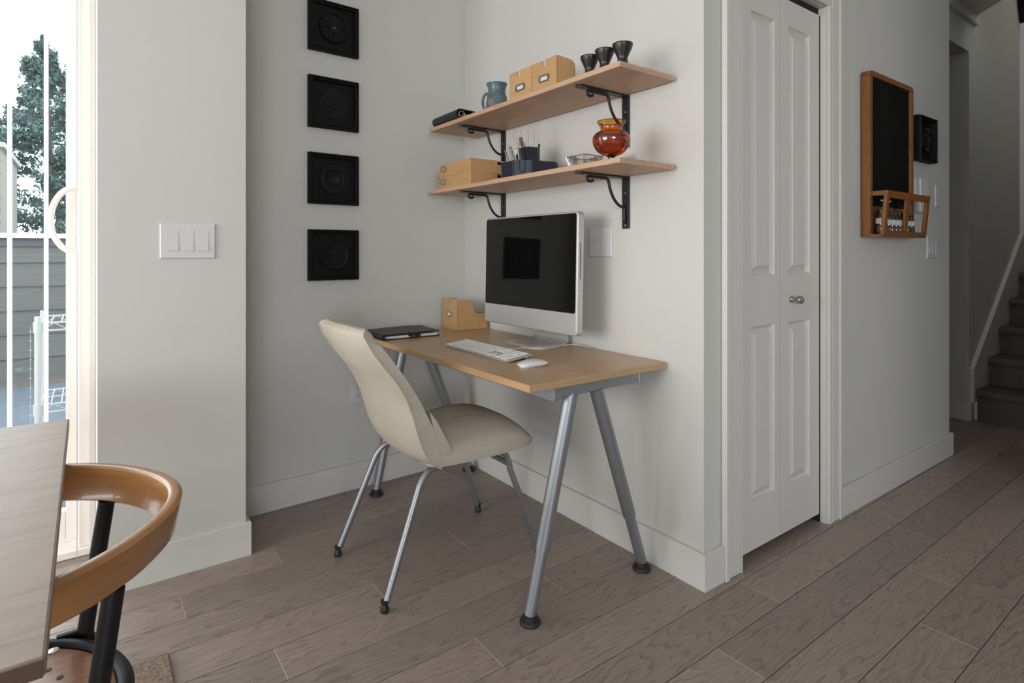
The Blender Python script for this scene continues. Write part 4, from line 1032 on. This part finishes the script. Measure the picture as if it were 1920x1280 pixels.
def jar(x, y, r, h, lab, sp):
    z = 1.176; t = thing('spice_jar', (x, y, z), lab, 'jar', 'spice jars in the chalkboard rack')
    m = MB(); m.lathe((x, y, z), [(r*.82, .0004), (r*.98, .006), (r, h*.32), (r*.92, h*.36), (r*.94, h*.40), (r*.94, h*.66), (r*.86, h*.74), (r*.70, h*.80)], 20); m.build('glass', JARG, t)
    m = MB(); m.lathe((x, y, z), [(r*.7, .002), (r*.84, .006), (r*.88, h*.30), (.0001, h*.31)], 16); m.build('spice', sp, t)
    m = MB(); m.lathe((x, y, z), [(r*.955, h*.42), (r*.955, h*.64)], 20, cap=False); m.build('label', LABM, t)
    m = MB(); m.lathe((x, y, z), [(r*.74, h*.79), (r*.78, h*.80), (r*.78, h*.99), (r*.72, h), (.0001, h)], 18); m.build('lid', LIDM, t)
jar(2.768, 1.062, .0245, .108, 'large wide spice jar at the door end of the spice rack', spice[0])
names = ['second', 'third', 'fourth', 'fifth', 'sixth', 'seventh', 'eighth']
for i, x in enumerate((2.820, 2.862, 2.904, 2.946, 2.990, 3.032, 3.072)):
    jar(x, 1.061, .0185, .100, names[i]+' spice jar from the door end of the spice rack', spice[(i+1) % 4])
# small framed pane leaning behind nothing: thin white sheet under the rack rail
m = MB(); m.box(2.79, 2.90, 1.075, 1.0755, 1.322, 1.328); m.build('paper_strip', PAPER, cb, smooth=False)

# ---------------------------------------------------------------- dining table, chair and rug
tb = thing('dining_table', (-.62, 1.085, 0), 'greyed oak dining table in the lower left foreground', 'table')
TZ = .75
m = MB(); m.box(-1.72, -.0275, .642, 1.530, TZ-.0175, TZ, .003, 2); m.build('tabletop', TABLEW, tb, angle=30)
box('edge_band', mat('walnut_edge_shaded', (.085, .045, .028), .5), -1.718, -.0295, .6405, .642, TZ-.0165, TZ-.001, tb)  # dark veneer on the front edge, with its shading mixed into the colour
for y in (.78, 1.39):
    m = MB(); m.box(-1.5, -.30, y-.02, y+.02, TZ-.075, TZ-.0177); m.build('apron', TABLEW, tb, smooth=False)
for x in (-1.45, -.40):
    for y in (.78, 1.39):
        m = MB(); m.box(x-.03, x+.03, y-.03, y+.03, 0.0096, TZ-.0755, .003, 1); m.build('leg', TABLEW, tb, angle=30)

dc = thing('dining_chair', (-.12, 1.08, 0), 'dining chair with curved bentwood back and black tube frame at the table', 'chair')
YC_ = 1.080
half_ = [(-.135, .262), (-.085, .253), (-.028, .235), (.022, .203), (.070, .152), (.105, .092), (.121, .045), (.126, 0)]
pathc = [(x, YC_+u) for x, u in half_]+[(x, YC_-u) for x, u in half_[:-1]][::-1]
PC = cr([(x, y, 0) for x, y in pathc], 5)
loops = []
th = .021; zt, zb = .720, .662
for i, p in enumerate(PC):
    a = PC[max(i-1, 0)]; b = PC[min(i+1, len(PC)-1)]; t = (b-a).normalized(); nrm = Vector((t.y, -t.x, 0))
    if nrm.dot(p-Vector((-.1, YC_, 0))) > 0: nrm = -nrm      # inward
    e = .004
    sl = .010   # the band leans out a little at the top
    o_ = p; q = p+nrm*th
    lo = p+nrm*sl; li = q+nrm*sl
    loops.append([(o_.x+nrm.x*e, o_.y+nrm.y*e, zt), (q.x-nrm.x*e, q.y-nrm.y*e, zt), (q.x, q.y, zt-e), (li.x, li.y, zb+e), (li.x-nrm.x*e, li.y-nrm.y*e, zb), (lo.x+nrm.x*e, lo.y+nrm.y*e, zb), (lo.x, lo.y, zb+e), (o_.x, o_.y, zt-e)])
m = MB(); m.loft(loops); m.build('backrest', BENT, dc, angle=50)
SC = (-.145, YC_); SR = .183; SZ = .440
m = MB(); 
m.lathe((SC[0], SC[1], SZ-.012), [(.0001, 0), (SR-.004, 0), (SR, .003), (SR, .009), (SR-.004, .012), (SR*.6, .0095), (.0001, .008)], 56); seat = m.build('seat', SEATW, dc, angle=50)
HOLES = MB()
for (x, y) in ((-.047, 1.172), (-.032, 1.141), (-.089, 1.168), (-.075, 1.13), (-.06, 1.10), (-.105, 1.12), (-.12, 1.16), (-.135, 1.10), (-.10, 1.07), (-.065, 1.05), (-.135, 1.04), (-.17, 1.13), (-.175, 1.07)):
    m = MB(); m.lathe((x, y, SZ-.0022), [(.0001, 0), (.0045, 0), (.0045, .0012), (.0001, .0012)], 12); m.build('hole', RUBBER, seat)
for (x, y) in ((-.043, 1.222), (-.02, 1.02), (-.25, 1.21), (-.25, .95)):
    m = MB(); m.lathe((x, y, SZ-.0012), [(.0085, 0), (.0075, .0018), (.0001, .0028)], 16, cap=False); m.build('rivet', NICKEL, seat)
m = MB(); m.tube([(SC[0]+(SR+.012)*math.cos(a), SC[1]+(SR+.012)*math.sin(a), SZ-.008) for a in [2*math.pi*i/56 for i in range(56)]], .0125, 12, close=True); m.build('seat_ring', TUBEB, dc)
for s in (1, -1):
    top_ = Vector((.030, YC_+s*.1645, .6622)); mid = Vector((.000, YC_+s*.172, .440)); bot = Vector((.040, YC_+s*.205, 0.0120))
    m = MB(); m.tube([top_, mid+Vector((.001, 0, .01))]+list(cr([mid, Vector((.000, YC_+s*.174, .415)), Vector((.006, YC_+s*.180, .36)), bot], 5)), .0125, 14); m.build('back_leg', TUBEB, dc)
    m = MB(); m.box(-.040, -.004, YC_+s*.172-.004, YC_+s*.172+.004, .424, .446); m.build('gusset', TUBEB, dc, smooth=False)
    m = MB(); m.lathe((.010, YC_+s*.176, .405), [(.0001, -.008), (.022, -.008), (.024, -.004), (.024, .004), (.022, .008), (.0001, .008)], 20, axis='y'); m.build('glide_bumper', TUBEB, dc)
    m = MB(); m.tube([Vector((-.285, YC_+s*.13, .425)), Vector((-.335, YC_+s*.19, 0.0120))], .0125, 14); m.build('front_leg', TUBEB, dc)

rg = MB(); rg.box(-1.9, .181, -.25, 1.826, .0008, .009, .003, 1)
rug = tag(rg.build('rug', RUGM, angle=30), 'brown woven wool rug under the dining table, one corner showing', 'rug')
m = MB(); m.tube([(-1.9, 1.8225, .0052), (.174, 1.8225, .0052), (.1775, 1.819, .0052), (.1775, -.25, .0052)], .0044, 8); m.build('bound_edge', RUGM, rug)

# ---------------------------------------------------------------- outside: patio, fence, rack, trees, neighbour's house
PATIO = mat('blue_grey_concrete', (.20, .225, .275), .9, bump=.3, bscale=60, var=.1, vscale=4)
FENCE = wood('grey_painted_board', (.235, .235, .215), (.17, .17, .155), stretch=(1.2, 20, 20), rings=4, rough=.8, ringw=.4, pores=.5, tone=.05)
CAPF = mat('fence_cap_paint', (.17, .165, .18), .7)
GRAVEL = mat('gravel', (.23, .19, .15), .95, var=.4, vscale=60, bump=.5, bscale=80)
struct(box('patio_ground', PATIO, -9, 9, 2.80, 6.45, -.15, -.05))
struct(box('yard_ground', GRAVEL, -9, 9, 6.45, 22, -.16, -.052))
fn = thing('board_fence', (0, 6.56, -.05), 'low grey horizontal board fence across the patio behind the rack', 'fence')
for i in range(6):
    z0 = -.03+.2075*i
    m = MB(); m.prism([(6.535, z0), (6.560, z0), (6.560, z0+.212), (6.548, z0+.212)], -5, 4, 'x'); m.build('board', FENCE, fn, smooth=False)
box('cap_rail', CAPF, -5, 4, 6.50, 6.62, 1.218, 1.26, fn); box('fascia', CAPF, -5, 4, 6.525, 6.62, 1.150, 1.217, fn)
# white wire shelving rack
wr = thing('wire_rack', (.10, 3.55, -.05), 'white wire shelving rack standing outside the patio door', 'rack')
WHM = mat('white_coated_wire', (.75, .75, .74), .4)
for (x, y) in ((-.175, 3.40), (.40, 3.40), (-.175, 3.75), (.40, 3.75)):
    r = .0135 if y < 3.5 else .010
    m = MB(); m.tube([(x, y, -.0495), (x, y, .805)], r, 12)
    m.build('post', WHM, wr)
for z in (.775, .40, .06):
    for (y) in (3.40, 3.75):
        m = MB(); m.tube([(-.175, y, z), (.40, y, z)], .004, 8); m.tube([(-.175, y, z-.035), (.40, y, z-.035)], .004, 8)
        zz = [(-.165+.575*i/12, y, z-.003 if i % 2 else z-.032) for i in range(13)]; m.tube(zz, .0025, 6); m.build('truss_rail', WHM, wr)
    for i in range(16):
        x = -.165+.56*i/15; m = MB(); m.tube([(x, 3.40, z+.003), (x, 3.75, z+.003)], .0026, 6); m.build('wire', WHM, wr)
    m = MB(); m.tube([(-.175, 3.40, z), (-.175, 3.75, z)], .004, 8); m.tube([(.40, 3.40, z), (.40, 3.75, z)], .004, 8); m.build('end_rail', WHM, wr)
    for x in (-.175, .40): m = MB(); m.lathe((x, 3.40, z-.045), [(.017, 0), (.018, .05)], 14); m.build('collar', WHM, wr)
# string of tiny beads along the front post
m = MB()
for i in range(18): m.lathe((-.200, 3.385, .74-.042*i), [(.0001, -.004), (.004, 0), (.0001, .004)], 8, cap=False)
m.tube([(-.200, 3.385, .76), (-.200, 3.385, .0)], .0008, 5)
tag(m.build('bead_string', WHM), 'string of tiny white beads hanging along the front post of the rack', 'bead string')

LEAF = mat('conifer_foliage', (.125, .20, .185), .8, var=.35, vscale=3); BARK = mat('grey_bark', (.12, .095, .075), .9, var=.3, vscale=10)
def tree(x, y, h, r, n, lab, seed):
    rnd = random.Random(seed)
    t = thing('conifer', (x, y, -.06), lab, 'tree', 'tall conifers behind the fence')
    m = MB(); m.tube([(x, y, -.06), (x+.05, y, h*.5), (x, y, h*.97)], [.10, .06, .012], 10); m.build('trunk', BARK, t)
    V = []; Fc = []
    nb = 90
    br = []
    for b in range(nb):
        f = (b+.5)/nb; z = .5+f*(h-.55); L = r*(1-f)**.72*rnd.uniform(.55, 1.1)+.05; a = rnd.uniform(0, 6.283)
        br.append((z, L, a))
    for i in range(n):
        z, L, a = br[int(rnd.random()**1.15*nb) % nb]
        s = rnd.random()**.6*L; a2 = a+rnd.gauss(0, .16)
        cx_, cy_ = x+s*math.cos(a2), y+s*math.sin(a2); cz_ = z+.30*s*(1-s/max(L, .1)*.6)+rnd.gauss(0, .05)+.12*s
        q = .030*rnd.uniform(.5, 1.5)
        u = Vector((rnd.gauss(0, 1), rnd.gauss(0, 1), rnd.gauss(0, 1.2))).normalized(); w = u.orthogonal().normalized()
        w = (w*math.cos(rnd.random()*6)+u.cross(w)*math.sin(rnd.random()*6)); c = Vector((cx_, cy_, cz_))
        k = len(V); V += [c-u*q*1.3, c+w*q*.5, c+u*q*1.3, c-w*q*.5]; Fc.append((k, k+1, k+2, k+3))
    base = Vector((x, y, -.06))
    me = bpy.data.meshes.new('foliage'); me.from_pydata([tuple(v-base) for v in V], [], Fc); me.materials.append(LEAF)
    o = bpy.data.objects.new('foliage', me); COL.objects.link(o); o.parent = t; o['kind'] = 'stuff'
tree(-.52, 12.0, 4.55, 1.2, 22000, 'tall narrow conifer in the middle of the patio door view', 3)
tree(-.22, 15.4, 5.3, 1.15, 16000, 'conifer right behind the patio door handle', 5)
tree(-1.75, 14.6, 4.9, 1.0, 14000, 'conifer at the far left edge of the patio door view', 8)
SIDING = mat('pale_siding', (.36, .36, .30), .8, var=.05, vscale=5); ROOFM = mat('house_trim_white', (.6, .6, .57), .7)
WGL = mat('dark_window_glass', (.06, .075, .08), .1, spec=.6)
hs = thing('house', (-2.3, 10.0, -.06), "neighbour's pale sided house beyond the fence", 'house')
m = MB(); m.box(-4.2, -.80, 9.03, 11, -.05, 2.32); m.build('wall', SIDING, hs, smooth=False)
for i in range(16):
    z0 = .0+.145*i; m = MB(); m.prism([(9.0, z0), (9.03, z0), (9.03, z0+.15), (9.018, z0+.15)], -4.2, -.80, 'x'); m.build('siding_board', SIDING, hs, smooth=False)
m = MB(); m.prism([(8.93, 2.32), (11.0, 2.32), (11.0, 2.38), (8.93, 2.38)], -4.4, -.76, 'x'); m.build('roof', ROOFM, hs, smooth=False)
for (xa, xb, za, zb) in ((-1.05, -.88, 1.30, 1.72), (-1.6, -1.2, 1.30, 1.72)):
    w_ = box('window', ROOFM, xa-.04, xb+.04, 8.985, 9.0, za-.05, zb+.05, hs); box('pane', WGL, xa, xb, 8.980, 8.9848, za, zb, w_)
